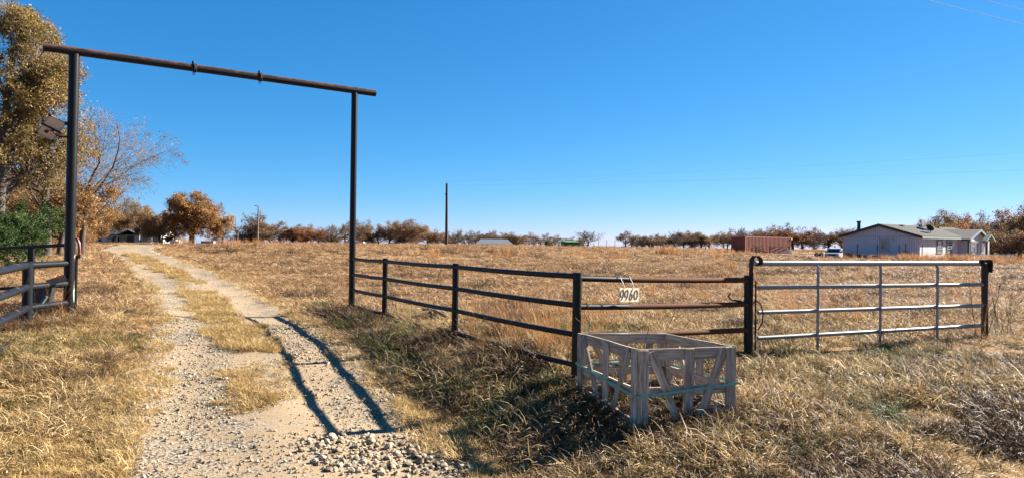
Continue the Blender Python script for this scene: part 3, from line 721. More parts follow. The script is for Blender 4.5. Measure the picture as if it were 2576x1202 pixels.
m = MB(); m.tube([bk + an*.09 - bn*.03, bk + an*.03 - cn*sgn*.04, bk - cn*sgn*.03 + V3((.05, 0, -.05))], .006, 5); m.build('lead', M['blackplastic'], sp_, True)

# ------------------------------------------------------------------ small things near the gateway
for i, (pa, pb, r_, lb) in enumerate([((1040, 812), (1118, 800), .06, 'thick pale dry log lying in grass under the fence'), ((1062, 798), (1128, 818), .035, 'thin dry branch lying across the pale log under the fence')]):
    a = G(*pa); b = G(*pb); a = V3((*a, h1(*a) + .10 + i*.05)); b = V3((*b, h1(*b) + .12 + i*.02)); m = MB(); mid = (a+b)/2 + V3((.02, .05, .03))
    m.tube([a, lerp(a, mid, .5) + V3((0, 0, .015)), mid, lerp(mid, b, .6), b], [r_*.8, r_, r_*.9, r_*.8, r_*.45], 9)
    tag(m.build('log', M['sand'], None, True), lb, 'log')

# ------------------------------------------------------------------ rocks of the drive
rng = np.random.default_rng(5)
def stone_mesh(seed):
    r = np.random.default_rng(seed); me = bpy.data.meshes.new('rock'); import bmesh
    b = bmesh.new(); bmesh.ops.create_icosphere(b, subdivisions=2 if seed >= 100 else 1, radius=.5)
    pl = [(Vector(r.normal(0, 1, 3)).normalized(), r.uniform(.25, .42)) for _ in range(7)]
    for v in b.verts:
        for n_, d_ in pl:
            e = v.co.dot(n_) - d_
            if e > 0: v.co -= n_*e
        v.co.x *= 1.15; v.co.z *= .72; v.co += Vector(r.normal(0, .012, 3))
    b.to_mesh(me); b.free(); return me
stm = []
def stonemat(name, stops):
    m, t, p = newmat(name); oi = t.nodes.new('ShaderNodeObjectInfo'); v = coords(t); f = noise(t, v, 4, 5, .7)
    s = math_(t, 'ADD', math_(t, 'MULTIPLY', oi.outputs['Random'], .7), math_(t, 'MULTIPLY', f, .3))
    r = ramp(t, stops, s); t.links.new(r.outputs[0], p.inputs['Base Color']); p.inputs['Roughness'].default_value = .9; bumpn(t, p, f, .4, .05); return m
M['stone'] = stonemat('limestone', [(.12, (.20, .13, .07)), (.35, (.50, .38, .24)), (.62, (.66, .53, .36)), (.9, (.82, .70, .52))])
M['redstone'] = stonemat('red_brick_chip', [(.2, (.32, .12, .07)), (.8, (.40, .18, .10))])
RK = [stone_mesh(100 + i) for i in range(8)]
for q in RK: q.materials.append(M['stone'])
RP = poly([(760, 1120), (860, 1105), (1000, 1105), (1110, 1100), (1160, 1150), (1200, 1200), (820, 1202), (760, 1165)])
cnt = 0; placed = []
for _ in range(6000):
    if cnt >= 240: break
    x_ = rng.uniform(RP[:, 0].min(), RP[:, 0].max()); y_ = rng.uniform(RP[:, 1].min(), RP[:, 1].max())
    if not inpoly(np.array([x_]), np.array([y_]), RP)[0]: continue
    s_ = float(np.clip(rng.lognormal(-2.98, .38), .03, .105))
    if any((x_-a)**2 + (y_-b)**2 < (.42*(s_+c))**2 for a, b, c in placed): continue
    placed.append((x_, y_, s_)); cnt += 1
for (x_, y_, s_) in placed:
    o = bpy.data.objects.new('rock', RK[int(rng.integers(0, 8))]); COL.objects.link(o)
    o.location = (x_, y_, float(hs(np.array([x_]), np.array([y_]))[0]) + s_*.22); o.scale = (s_, s_, s_); o.rotation_euler = (rng.normal(0, .3), rng.normal(0, .3), rng.uniform(0, 6.28))
    tag(o, 'pale limestone rock in the loose rock patch at the bottom of the drive', 'rock', 'limestone rocks in the loose patch of the drive')

# ------------------------------------------------------------------ poles and wires
P1 = W(1123, 613, 108); pole_b = V3((P1.x, 108, h1(P1.x, 108))); pole_t = W(1124, 462, 108)
up1 = empty('utility_pole', pole_b, 0, 'tall dark wooden utility pole standing alone in the middle of the field', 'utility pole')
m = MB(); m.tube([pole_b - V3((0, 0, .5)), pole_b.lerp(pole_t, .5), pole_t], [.24, .20, .165], 12); m.build('pole', M['pole'], up1, True)
m = MB(); m.tube([pole_t + V3((.08, 0, 0)), pole_t + V3((.08, 0, .28))], [.05, .04], 8); m.build('insulator', M['insul'], up1, True)
m = MB(); m.box(pole_t + V3((-.16, 0, -1.6)), (.14, .2, .25)); m.build('bracket', M['greymetal'], up1)
P2 = W(648, 610, 150); b2 = V3((P2.x, 150, h1(P2.x, 150))); t2 = W(650, 518, 150)
up2 = empty('utility_pole', b2, 0, 'pale slim utility pole with a small lamp arm beside a bare oak', 'utility pole')
m = MB(); m.tube([b2 - V3((0, 0, .5)), b2.lerp(t2, .5), t2], [.19, .16, .13], 10); m.build('pole', M['twig'], up2, True)
m = MB(); m.tube([t2 + V3((0, 0, -.2)), t2 + V3((-.3, 0, 0)), t2 + V3((-.55, 0, .02))], .05, 6); m.box(t2 + V3((-.62, 0, -.02)), (.3, .22, .14)); m.build('lamp_arm', M['greymetal'], up2, True)
# a roadside pole out of frame to the right carries the wires
PR = V3((75, 92, 0)); PR.z = h1(PR.x, PR.y); up3 = empty('utility_pole', PR, 0, 'wooden utility pole beyond the right edge of the picture', 'utility pole')
m = MB(); m.tube([PR - V3((0, 0, .5)), PR + V3((0, 0, 14.6))], [.2, .15], 10); m.build('pole', M['pole'], up3, True)
def catenary(a, b, sag, r_, label, n=24):
    m = MB(); m.tube([lerp(a, b, i/n) + V3((0, 0, -sag*4*(i/n)*(1-i/n))) for i in range(n+1)], r_, 5)
    return tag(m.build('power_line', M['wire'], None, True), label, 'power line')
catenary(pole_t + V3((.08, 0, .28)), PR + V3((0, 0, 14.3)), .4, .006, 'upper of the two faint power lines right of the field pole')
catenary(pole_t + V3((0, -.1, -.3)), PR + V3((0, 0, 11.8)), .3, .006, 'lower of the two faint power lines right of the field pole')
wa, wb = W(2330, 0, 24), W(2576, 62, 30); dd = wb - wa
catenary(wa - dd*6, wb + dd*6, .0, .007, 'longer of the two pale overhead wires in the top right corner')
wa2, wb2 = W(2475, 0, 24.5), W(2576, 26.5, 27); dd2 = wb2 - wa2
catenary(wa2 - dd2*12, wb2 + dd2*12, .0, .007, 'short overhead wire at the extreme top right corner')

# ------------------------------------------------------------------ mobile home on the right
HX, HY = V3((.757, .654, 0)), V3((-.654, .757, 0)); hz_ = 0.0
hang = math.atan2(.654, .757)
house = empty('mobile_home', (39.9, 70, hz_), hang, 'long pale lilac mobile home with grey shingle roof beyond the silver gate', 'house')
HL, HW, HE, HP = 21.2, 7.5, 2.46, 3.58
def hpart(name, mb, mat, parent=None, smooth=False): return mb.build(name, mat, parent or house, smooth, local=True)
m = MB(); m.prism([(0, -.5), (HW, -.5), (HW, HE), (HW/2, HP - .04), (0, HE)], 0, 0, HL); hpart('wall', m, M['siding'])
m = MB(); ov = .32; sl = (HP - HE)/(HW/2)
roof_pl = [(-ov, HE - sl*ov + .03), (HW/2, HP + .03), (HW + ov, HE - sl*ov + .03), (HW + ov, HE - sl*ov + .15), (HW/2, HP + .15), (-ov, HE - sl*ov + .15)]
m.prism(roof_pl, 0, -.35, HL + .3); rf = hpart('roof', m, M['shingle'])
def rx(y_): return HE + sl*(y_ if y_ < HW/2 else HW - y_)
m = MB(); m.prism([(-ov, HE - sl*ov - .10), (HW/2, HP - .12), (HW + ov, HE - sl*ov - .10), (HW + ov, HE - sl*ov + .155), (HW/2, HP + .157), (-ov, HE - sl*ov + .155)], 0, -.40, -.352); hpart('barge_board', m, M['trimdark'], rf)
m = MB(); m.bounds(-.34, 10.5, -ov - .05, -ov - .003, HE - sl*ov - .12, HE - sl*ov + .10); m.bounds(17.4, HL + .3, -ov - .05, -ov - .003, HE - sl*ov - .12, HE - sl*ov + .10); hpart('fascia', m, M['trim'], rf)
m = MB(); m.bounds(-.03, .0, 3.72, 3.80, -.3, 2.45); m.bounds(-.012, 0, 0, HW, 2.42, 2.46); hpart('batten', m, M['trim'])
# gable door
m = MB(); m.bounds(-.05, -.002, 2.85, 3.78, .15, 2.26); dr = hpart('door', m, M['white'])
for r3 in range(3):
    for c3 in range(3):
        m = MB(); y0 = 3.06 + c3*.175; z0 = 1.22 + r3*.29; m.bounds(-.058, -.051, y0, y0 + .15, z0, z0 + .26); hpart('pane', m, M['glass'], dr)
m = MB(); m.box((-.08, 2.93, 1.1), (.06, .05, .05)); hpart('handle', m, M['greymetal'], dr)
m = MB(); m.tube([(-.0, 2.45, 2.2), (-.10, 2.45, 2.18)], [.06, .11], 8); hpart('porch_light', m, M['white'], None, True)
m = MB(); m.bounds(-.14, -.001, 1.05, 1.5, .3, 1.0); m.tube([(-.05, 1.28, 1.0), (-.05, 1.28, 1.75)], .025, 6); hpart('meter_box', m, M['greymetal'])
def window(x0, x1, z0, z1, y0=0.0, cols=2, rows=4, shut=True):
    m = MB(); fr = .06
    m.bounds(x0, x1, y0 - .06, y0 - .002, z0, z0 + fr); m.bounds(x0, x1, y0 - .06, y0 - .002, z1 - fr, z1)
    m.bounds(x0, x0 + fr, y0 - .058, y0 - .002, z0, z1); m.bounds(x1 - fr, x1, y0 - .058, y0 - .002, z0, z1)
    o = hpart('window', m, M['white'])
    cw = (x1 - x0 - 2*fr)/cols; rh = (z1 - z0 - 2*fr)/rows
    for i in range(cols):
        for j in range(rows):
            m = MB(); a = x0 + fr + i*cw; b = z0 + fr + j*rh
            m.bounds(a + .025, a + cw - .025, y0 - .03, y0 - .003, b + .025, b + rh - .025); hpart('pane', m, M['glass'], o)
    m = MB()
    for i in range(1, cols): m.bounds(x0 + fr + i*cw - .025, x0 + fr + i*cw + .025, y0 - .045, y0 - .002, z0 + fr, z1 - fr)
    for j in range(1, rows): m.bounds(x0 + fr, x1 - fr, y0 - .048, y0 - .002, z0 + fr + j*rh - .03, z0 + fr + j*rh + .03)
    hpart('muntin', m, M['white'], o)
    if shut:
        for a, b in ((x0 - .34, x0 - .01), (x1 + .01, x1 + .34)):
            m = MB(); m.bounds(a, b, y0 - .045, y0 - .002, z0 - .02, z1 + .02); hpart('shutter', m, M['shutter'], o)
        m = MB(); m.bounds(x0 - .36, x1 + .36, y0 - .07, y0 - .002, z0 - .12, z0 - .03); m.bounds(x0 - .36, x1 + .36, y0 - .07, y0 - .002, z1 + .03, z1 + .10); hpart('sill', m, M['trim'], o)
window(4.75, 5.75, .92, 2.08); window(7.5, 8.5, .92, 2.08); window(18.3, 19.5, .85, 2.08)
# entry bay
m = MB(); m.prism([(10.9, -.5), (17.0, -.5), (17.0, HE - .06), (13.95, 3.22), (10.9, HE - .06)], 1, -.9, .2); bay = hpart('entry_bay', m, M['siding'])
m = MB(); m.prism([(10.5, HE - .30), (13.95, 3.24), (17.4, HE - .30), (17.4, HE - .16), (13.95, 3.38), (10.5, HE - .16)], 1, -1.2, 3.4); r2_ = hpart('roof', m, M['shingledark'])
m = MB(); m.prism([(10.45, HE - .40), (13.95, 3.14), (17.45, HE - .40), (17.45, HE - .15), (13.95, 3.40), (10.45, HE - .15)], 1, -1.26, -1.205); hpart('barge_board', m, M['trim'], r2_)
m = MB(); m.prism([(14.0, 2.0), (15.6, 2.72), (17.2, 2.0), (17.2, 2.16), (15.6, 2.88), (14.0, 2.16)], 1, -1.75, -1.27); hpart('porch_gable', m, M['trim'], r2_)
for x_ in (10.92, 16.98):
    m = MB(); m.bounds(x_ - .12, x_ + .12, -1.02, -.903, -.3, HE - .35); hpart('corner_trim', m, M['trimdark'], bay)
window(11.9, 13.7, .75, 2.0, -.9, 2, 3, True)
m = MB(); m.bounds(14.9, 16.1, -.96, -.903, .05, 2.05); sdoor = hpart('door', m, M['white'])
m = MB(); m.bounds(15.15, 15.85, -.975, -.962, .95, 1.85); m.bounds(15.15, 15.85, -.975, -.962, .2, .8); hpart('pane', m, M['glass'], sdoor)
m = MB(); m.tube([(1.6, 6.55, 2.6), (1.6, 6.55, 3.95)], .17, 10); m.tube([(1.6, 6.55, 3.95), (1.6, 6.55, 4.08)], .24, 10); hpart('stovepipe', m, M['greymetal'], rf, True)
for x_ in (4.2, 9.5, 14.5):
    m = MB(); m.box((x_, HW/2 - .5, rx(HW/2 - .5) + .20), (.5, .4, .14)); hpart('roof_vent', m, M['shingledark'], rf)
m = MB(); m.box((7.0, 2.2, rx(2.2) + .24), (1.3, .8, .14), Matrix.Rotation(math.atan(sl), 3, 'X')); hpart('skylight', m, M['glass'], rf)
m = MB(); m.tube([(5.6, 1.2, rx(1.2)), (5.6, 1.2, rx(1.2) + .55)], .05, 6); hpart('vent_pipe', m, M['white'], rf, True)
HM = house.matrix_basis
def hw(p): return Matrix.Translation((39.9, 70, hz_)) @ Matrix.Rotation(hang, 4, 'Z') @ V3(p)
dish = empty('satellite_dish', hw((4.9, .75, rx(.75) + .14)), 0, 'grey satellite dish on the front roof slope of the lilac mobile home', 'satellite dish')
dc = hw((4.9, .75, rx(.75) + .72)); dn_ = V3((.55, .35, .55)).normalized(); m = MB(); a1 = dn_.orthogonal().normalized(); b1 = dn_.cross(a1); vs = [dc - dn_*.09]; fs = []
for i, (rq, dq) in enumerate(((.2, -.07), (.42, -.0))):
    for k in range(16): g_ = 2*math.pi*k/16; vs.append(dc + dn_*dq + (a1*math.cos(g_) + b1*math.sin(g_)*.85)*rq)
for k in range(16): fs.append((0, 1+k, 1+(k+1) % 16)); fs.append((1+k, 17+k, 17+(k+1) % 16, 1+(k+1) % 16))
m.add(vs, fs); o = m.build('reflector', M['greymetal'], dish, True); sm = o.modifiers.new('solid', 'SOLIDIFY'); sm.thickness = .02
m = MB(); m.tube([hw((4.9, .75, rx(.75) + .1)), dc - dn_*.09], .04, 6); m.tube([dc - b1*.3, dc + dn_*.35 - b1*.15], .025, 5); m.build('mount', M['blackplastic'], dish, True)
# picket fence before the house
pf = empty('picket_fence', hw((2, -3.2, 0)), 0, 'low white picket fence in front of the lilac mobile home', 'fence')
m = MB()
for i in range(60):
    b = hw((1.0 + i*.33, -2.6, 0)); b.z = h1(b.x, b.y) - .05; m.box(b + V3((0, 0, .36)), (.055, .02, .75), Matrix.Rotation(hang, 3, 'Z'))
o = m.build('picket', M['white'], pf); o['kind'] = 'stuff'
for z_ in (.2, .5):
    a = hw((.9, -2.57, 0)); b = hw((20.8, -2.57, 0)); a.z = h1(a.x, a.y) + z_; b.z = h1(b.x, b.y) + z_; m = MB(); m.tube([a, b], .02, 4); m.build('rail', M['white'], pf)
# steel posts before the gable
for i, (px_, lb) in enumerate([(2157, 'leftmost steel fence post before the shaded house gable'), (2207, 'steel fence post just left of the gable door'), (2262, 'steel fence post right of the gable door'), (2320, 'thin steel fence post before the front wall left of both windows'), (2380, 'thin steel fence post before the front wall between the two windows')]):
    q = GX(px_, 66.5 if i < 3 else 68); e = empty('steel_post', q, 0, lb, 'post', 'steel posts by the mobile home')
    m = MB(); m.box(q + V3((0, 0, .7)), (.06, .04, 1.5)); m.build('shaft', M['rustdark'], e)
    m = MB(); m.box(q + V3((0, 0, 1.53)), (.075, .055, .16)); m.build('tip', M['white'], e)

# ------------------------------------------------------------------ container
cb = W(1875, 640, 111); cang = math.atan2(.69, .72); cz = -.35
con = empty('shipping_container', (cb.x, 111, cz), cang, 'rusty red corrugated shipping container at the far edge of the field', 'container')
CLn, CWd, CHt = 15.6, 2.44, 3.0
def corr(x0, x1, step, dep):                      # trapezoid corrugation outline
    pts = []; x = x0
    while x < x1 - step*.5:
        pts += [(x, 0), (x + step*.32, 0), (x + step*.5, dep), (x + step*.82, dep)]; x += step
    pts.append((x1, 0)); return pts
pl = corr(.16, CLn - .16, .46, .13)
m = MB(); vs = []; 
for z_ in (.12, CHt - .1): vs += [(a, b + .01, z_) for a, b in pl]
n_ = len(pl); m.add(vs, [(i, i+1, n_+i+1, n_+i) for i in range(n_-1)])
m.build('side_wall', M['contred'], con, local=True)
m = MB(); vs = [(a, CWd - b - .01, z_) for z_ in (.12, CHt - .1) for a, b in pl]; m.add(vs, [(i, i+1, n_+i+1, n_+i) for i in range(n_-1)]); m.build('side_wall', M['contred'], con, local=True)
pl2 = corr(.12, CWd - .12, .30, .05); n2_ = len(pl2)
m = MB(); vs = [(b + .01, a, z_) for z_ in (.12, CHt - .1) for a, b in pl2]; m.add(vs, [(i, i+1, n2_+i+1, n2_+i) for i in range(n2_-1)]); m.build('end_wall', M['contred'], con, local=True)
m = MB(); m.bounds(CLn - .06, CLn - .02, .1, CWd - .1, .12, CHt - .1); m.build('door', M['contred'], con, local=True)
m = MB(); m.bounds(0.01, CLn - .01, .01, CWd - .01, CHt - .10, CHt - .03); m.build('roof', M['contred'], con, local=True)
for a in (0, CLn - .14):
    for b in (0, CWd - .12):
        m = MB(); m.bounds(a, a + .14, b, b + .12, 0, CHt); m.build('corner_post', M['contred'], con, local=True)
m = MB()
for b in (0, CWd - .10):
    m.bounds(.14, CLn - .14, b, b + .1, 0, .12); m.bounds(.14, CLn - .14, b, b + .1, CHt - .10, CHt - .002)
m.build('edge_rail', M['contred'], con, local=True)
lampo = MB(); lampo.box((CLn - .08, -.1, CHt - .25), (.25, .2, .3)); lampo.build('lamp', M['cream'], con, local=True)

# ------------------------------------------------------------------ farm junk before the container
def wheel(name, c, r_, nrm_, mat, parent, spokes=10, rim=.035, local=False):
    nrm_ = V3(nrm_).normalized(); a = nrm_.orthogonal().normalized(); b = nrm_.cross(a); m = MB(); c = V3(c)
    m.tube([c + (a*math.cos(g_) + b*math.sin(g_))*r_ for g_ in np.linspace(0, 2*math.pi, 29)], rim, 6)
    for k in range(spokes):
        g_ = 2*math.pi*k/spokes; m.tube([c, c + (a*math.cos(g_) + b*math.sin(g_))*r_], rim*.6, 5)
    m.tube([c - nrm_*.15, c + nrm_*.15], .09, 8)
    return m.build(name, mat, parent, True)
q = GX(1902, 104); rake = empty('hay_rake', q, 0, 'rusty old farm implement with large spoked wheels before the red container', 'farm implement')
wheel('wheel', q + V3((0, 0, .72)), .80, (.45, -.9, .1), M['rust'], rake)
wheel('wheel', q + V3((.9, 1.1, .70)), .80, (.5, -.86, .1), M['rust'], rake)
m = MB(); m.tube([q + V3((0, 0, .72)), q + V3((.9, 1.1, .7))], .05, 6); m.tube([q + V3((.4, .5, .7)), q + V3((1.6, -.3, .35))], .05, 6); m.tube([q + V3((.2, .2, .7)), q + V3((.9, -.2, .9)), q + V3((1.7, -.2, .4))], .035, 6)
for k in range(7): m.tube([q + V3((.2 + k*.2, .3, .7)), q + V3((.25 + k*.2, -.1, .3))], .018, 4)
m.build('frame', M['rustdark'], rake, True)
q = GX(1962, 106); rack = empty('steel_rack', q, 0, 'grey steel rack of slanted bars standing before the red container', 'rack')
m = MB(); m.tube([q + V3((-1.5, 0, 1.42)), q + V3((1.6, .5, 1.42))], .055, 6); m.tube([q + V3((1.6, .5, 1.42)), q + V3((1.6, .5, 0))], .05, 6); m.tube([q + V3((-1.5, 0, 1.42)), q + V3((-1.5, 0, 0))], .05, 6); m.build('frame', M['rust'], rack)
for k in range(11):
    a = q + V3((-1.4 + k*.25, -.05 + k*.05, 1.3)); m = MB(); m.tube([a, a + V3((.28, -.3, -.85))], .045, 5); m.build('bar', M['galv2'], rack)
m = MB(); m.tube([q + V3((-1.2, -.35, .48)), q + V3((1.4, .05, .42))], .05, 5); m.build('lower_rail', M['galv2'], rack)
q = GX(1984, 103); m = MB(); m.box(q + V3((.25, 0, .55)), (.35, .08, 1.2), Matrix.Rotation(-.28, 3, 'Y')); tag(m.build('board', M['cream'], None), 'cream board leaning in front of the steel rack', 'board')
q = GX(1975, 102); m = MB()
m.tube([q + V3((-1.1, 0, .26)), q + V3((-.9, 0, .27)), q + V3((.5, 0, .27)), q + V3((.75, 0, .2)), q + V3((.8, 0, .12))], [.08, .19, .21, .22, .08], 10)
tag(m.build('water_tank', M['white'], None, True), 'white fibreglass tank lying on the ground below the steel rack', 'tank')
# trailer
q = GX(2040, 110); tr = empty('flatbed_trailer', q, .12, 'low black flatbed trailer with two axles between container and pickup', 'trailer')
m = MB(); m.bounds(-2.0, 2.1, -.9, .9, .42, .5); m.build('deck', M['white'], tr, local=True)
m = MB()
for x_ in (-2, -.9, .2, 1.2, 2.1): m.tube([(x_, -.92, .5), (x_, -.92, .95)], .025, 5)
m.tube([(-2, -.92, .95), (2.1, -.92, .95)], .03, 5); m.build('side_rail', M['rustdark'], tr, local=True)
for x_ in (.35, 1.1):
    m = MB(); m.tube([(x_, -1.1, .34), (x_, -.92, .34)], .34, 16); wv = m.build('wheel', M['tyre'], tr, True, local=True)
    m = MB(); m.tube([(x_, -1.115, .34), (x_, -1.09, .34)], .17, 12); m.build('rim', M['white'], wv, True, local=True)
m = MB(); m.bounds(-.05, 1.5, -1.12, -.92, .72, .76); m.build('mudguard', M['blackplastic'], tr, local=True)
# pickup
q = GX(2100, 104)
tk = empty('pickup_truck', q, math.radians(238), 'white pickup truck parked behind the left corner of the mobile home', 'pickup')
def tp(name, mb, mat, par=None, sm=False): return mb.build(name, mat, par or tk, sm, local=True)
m = MB(); m.prism([(2.75, .45), (2.80, .85), (2.62, 1.05), (1.25, 1.13), (.55, 1.72), (-.85, 1.74), (-1.05, 1.12), (-2.75, 1.12), (-2.78, .45)], 1, -.93, .93); body = tp('body', m, M['carwhite'])
bv = body.modifiers.new('bevel', 'BEVEL'); bv.width = .06; bv.segments = 2; bv.limit_method = 'ANGLE'
m = MB(); m.add([(1.18, -.76, 1.18), (1.18, .76, 1.18), (.60, .70, 1.67), (.60, -.70, 1.67)], [(0, 1, 2, 3)]); o = tp('windscreen', m, M['glass']); sm = o.modifiers.new('s', 'SOLIDIFY'); sm.thickness = .03; sm.offset = 1
for s_ in (-1, 1):
    m = MB(); m.prism([(1.02, 1.16), (.52, 1.64), (-.78, 1.66), (-.92, 1.16)], 1, s_*.92, s_*.945); tp('side_window', m, M['glass'])
    m = MB(); m.box((2.77, s_*.70, .84), (.06, .34, .18)); tp('headlight', m, M['insul'])
    m = MB(); m.box((1.05, s_*1.03, 1.22), (.10, .2, .18)); tp('mirror', m, M['blackplastic'])
    for x_ in (1.75, -1.75):
        m = MB(); m.tube([(x_, s_*.72, .36), (x_, s_*.96, .36)], .37, 18); wv = tp('wheel', m, M['tyre'], None, True)
        m = MB(); m.tube([(x_, s_*.95, .36), (x_, s_*.97, .36)], .2, 12); tp('rim', m, M['galv2'], wv, True)
m = MB(); m.box((2.80, 0, .80), (.05, 1.0, .26)); tp('grille', m, M['blackplastic'])
m = MB(); m.box((2.85, 0, .50), (.14, 1.85, .2)); tp('bumper', m, M['galv2'])
for i, (px_, Y_, w_, h_, mt, lb) in enumerate([(2092, 104, .7, .6, 'white', 'white box standing in front of the pickup'), (2136, 80, .8, .62, 'rust', 'rusty drum beside the left corner of the house'), (2150, 79, .9, .50, 'rust', 'wide rusty drum second from the left corner of the house'), (2168, 78, .9, .45, 'rustdark', 'dark rusty drum below the leftmost steel post'), (2198, 76, .8, .4, 'rust', 'low rusty drum left of the gable door')]):
    q = GX(px_, Y_ - 8); m = MB()
    if i == 0: m.box(q + V3((0, 0, h_/2)), (w_, .7, h_)); m.box(q + V3((0, 0, h_ + .02)), (w_ + .08, .78, .05)); tag(m.build('box', M['white'], None), lb, 'box')
    else:
        e = empty('drum', q, 0, lb, 'drum', 'rusty drums by the mobile home')
        m.tube([q + V3((0, 0, h_*z_)) for z_ in (0, .31, .33, .36, .64, .67, .70, 1)], [w_*.42, w_*.42, w_*.44, w_*.42, w_*.42, w_*.44, w_*.42, w_*.42], 14); m.build('barrel', M[mt], e, True)
        m = MB(); m.box(q + V3((.05, 0, h_ + .05)), (w_*.8, w_*.6, .06)); m.build('lid', M['white'], e)
# wire fence of steel posts along the far field edge
wf = empty('wire_fence', GX(1660, 112), 0, 'line of thin steel posts with wire left of the red container', 'fence'); tops = []
for px_ in (1506, 1526, 1547, 1568, 1590, 1614, 1639, 1666, 1693, 1719, 1747, 1775, 1804):
    q = GX(px_, 112); m = MB(); m.box(q + V3((0, 0, .65)), (.06, .05, 1.35)); m.build('steel_post', M['rustdark'], wf); tops.append(q)
for z_ in (.55, 1.15): m = MB(); m.tube([q + V3((0, 0, z_)) for q in tops], .008, 4); m.build('wire', M['rustdark'], wf)
q = GX(1830, 113); m = MB(); m.tube([q, q + V3((0, 0, 1.2))], [.12, .11], 8); tag(m.build('fence_post', M['pole'], None, True), 'short dark wooden post at the left end of the red container', 'post')

# ------------------------------------------------------------------ far buildings
q = GX(1434, 116); q.z -= .1; sh = empty('green_shed', q, .35, 'small faded green shed with sloping roof at the crest of the field', 'shed')
m = MB(); m.prism([(-1.05, 0), (1.05, 0), (1.05, 1.12), (-1.05, .92)], 0, -1.1, 1.1); m.build('wall', M['greenshed'], sh, local=True)
m = MB(); m.prism([(-1.25, .93), (1.25, 1.16), (1.25, 1.22), (-1.25, .99)], 0, -1.25, 1.25); m.build('roof', M['greenshed'], sh, local=True)
m = MB(); m.bounds(-.5, .4, -1.08, -1.052, 0.05, .85); m.build('door', M['greenshed'], sh, local=True)
bq = W(1243, 610, 230); bz = W(1243, 612, 230).z - 2.6
bn_ = empty('metal_barn', (bq.x, 230, bz), .05, 'long low barn with pale grey metal roof beyond the crest of the field', 'barn')
m = MB(); m.bounds(-5.6, 5.6, -4, 4, 0, 2.5); m.build('wall', M['barnmetal'], bn_, local=True)
m = MB(); m.add([(-6, -4.4, 2.4), (6, -4.4, 2.4), (6, 4.4, 2.4), (-6, 4.4, 2.4), (-4.3, 0, 3.95), (4.3, 0, 3.95)], [(0, 1, 5, 4), (1, 2, 5), (2, 3, 4, 5), (3, 0, 4), (3, 2, 1, 0)]); m.build('roof', M['barnmetal'], bn_, local=True)
for k in range(5): m = MB(); m.bounds(-5 + k*2.2, -4.2 + k*2.2, -4.03, -4.002, .9, 1.9); m.build('window', M['glass'], bn_, local=True)
q = W(893, 608, 190); zb = W(893, 616, 190).z; cv = empty('white_trailer_home', (q.x, 190, zb - 1.2), 0, 'distant white caravan seen beside the right arch post', 'caravan')
m = MB(); m.prism([(-2.6, .5), (2.7, .5), (2.8, 1.2), (2.4, 2.1), (-2.3, 2.2), (-2.7, 1.4)], 1, -1.1, 1.1); m.build('body', M['white'], cv, local=True)
m = MB(); m.bounds(-1.9, -1.0, -1.12, -1.101, 1.3, 1.8); m.build('window', M['glass'], cv, local=True)
m = MB(); m.bounds(.5, 1.6, -1.12, -1.101, 1.3, 1.8); m.build('window', M['glass'], cv, local=True)
for x_ in (-.4, .4): m = MB(); m.tube([(x_, -1.12, .35), (x_, -.9, .35)], .35, 12); m.build('wheel', M['tyre'], cv, True, local=True)
# left house
lhc = W(340, 612, 112); lz = W(340, 616, 112).z - .45
lh = empty('farmhouse', (lhc.x, 112, lz), .10, 'low shaded grey house with porch at the end of the driveway', 'house')
def lp(name, mb, mat, par=None, sm=False): return mb.build(name, mat, par or lh, sm, local=True)
m = MB(); m.prism([(-2.6, -.3), (2.6, -.3), (2.6, 2.05), (0, 2.75), (-2.6, 2.05)], 0, -5.0, 5.2); lp('wall', m, M['siding2'])
m = MB(); m.prism([(-3.0, 1.98), (0, 2.78), (3.0, 1.98), (3.0, 2.08), (0, 2.90), (-3.0, 2.08)], 0, -5.3, 5.5); rl = lp('roof', m, M['shingledark'])
m = MB(); m.prism([(-1.3, 1.9), (.4, 2.62), (2.1, 1.9), (2.1, 2.02), (.4, 2.76), (-1.3, 2.02)], 1, -3.7, -1.2); lp('porch_roof', m, M['shingledark'], rl)
m = MB(); m.tube([(3.2, .6, 2.6), (3.2, .6, 3.2)], .12, 8); lp('stovepipe', m, M['galv2'], rl, True)
m = MB(); m.bounds(-.1, .9, -2.66, -2.602, -.1, 1.85); lp('door', m, M['blackplastic'])
for x0 in (-2.2, 1.8, 3.6):
    m = MB(); m.bounds(x0, x0 + 1.0, -2.65, -2.602, .8, 1.65); wv = lp('window', m, M['white'])
    for k in (0, 1): m = MB(); m.bounds(x0 + .08 + k*.46, x0 + .46 + k*.46, -2.665, -2.652, .88, 1.57); lp('pane', m, M['glass'], wv)
for x_ in (-1.2, 2.0, 3.8, 5.2):
    m = MB(); m.bounds(x_ - .07, x_ + .07, -3.6, -3.45, -.1, 1.95); lp('porch_post', m, M['white'])
m = MB(); m.bounds(-1.3, 5.3, -3.62, -2.65, -.3, 0.02); lp('porch_floor', m, M['wood'])
for k in range(26): m = MB(); m.bounds(-1.2 + k*.25, -1.14 + k*.25, -3.58, -3.54, .02, .75) if not (4 < k < 9) else None; (lp('baluster', m, M['wood']) if m.v else None)
wl = W(292, 600, 109); wall_ = empty('plank_screen', (wl.x, 109, lz + .0), .1, 'pale plank screen with a round wreath shape left of the house porch', 'screen')
for k in range(6): m = MB(); m.bounds(-1.35, 1.35, -.04, .0, .06 + k*.29, .06 + k*.29 + .275); m.build('plank', M['wood'], wall_, local=True)
m = MB(); m.tube([(math.cos(g_)*.42, -.1, 1.25 + math.sin(g_)*.36) for g_ in np.linspace(0, 6.283, 21)], .11, 7); tag(m.build('wreath', M['rustdark'], None, True, M=Matrix.Translation((wl.x, 109, lz)) @ Matrix.Rotation(.1, 4, 'Z')), 'dark round wreath hanging on the plank screen', 'wreath')
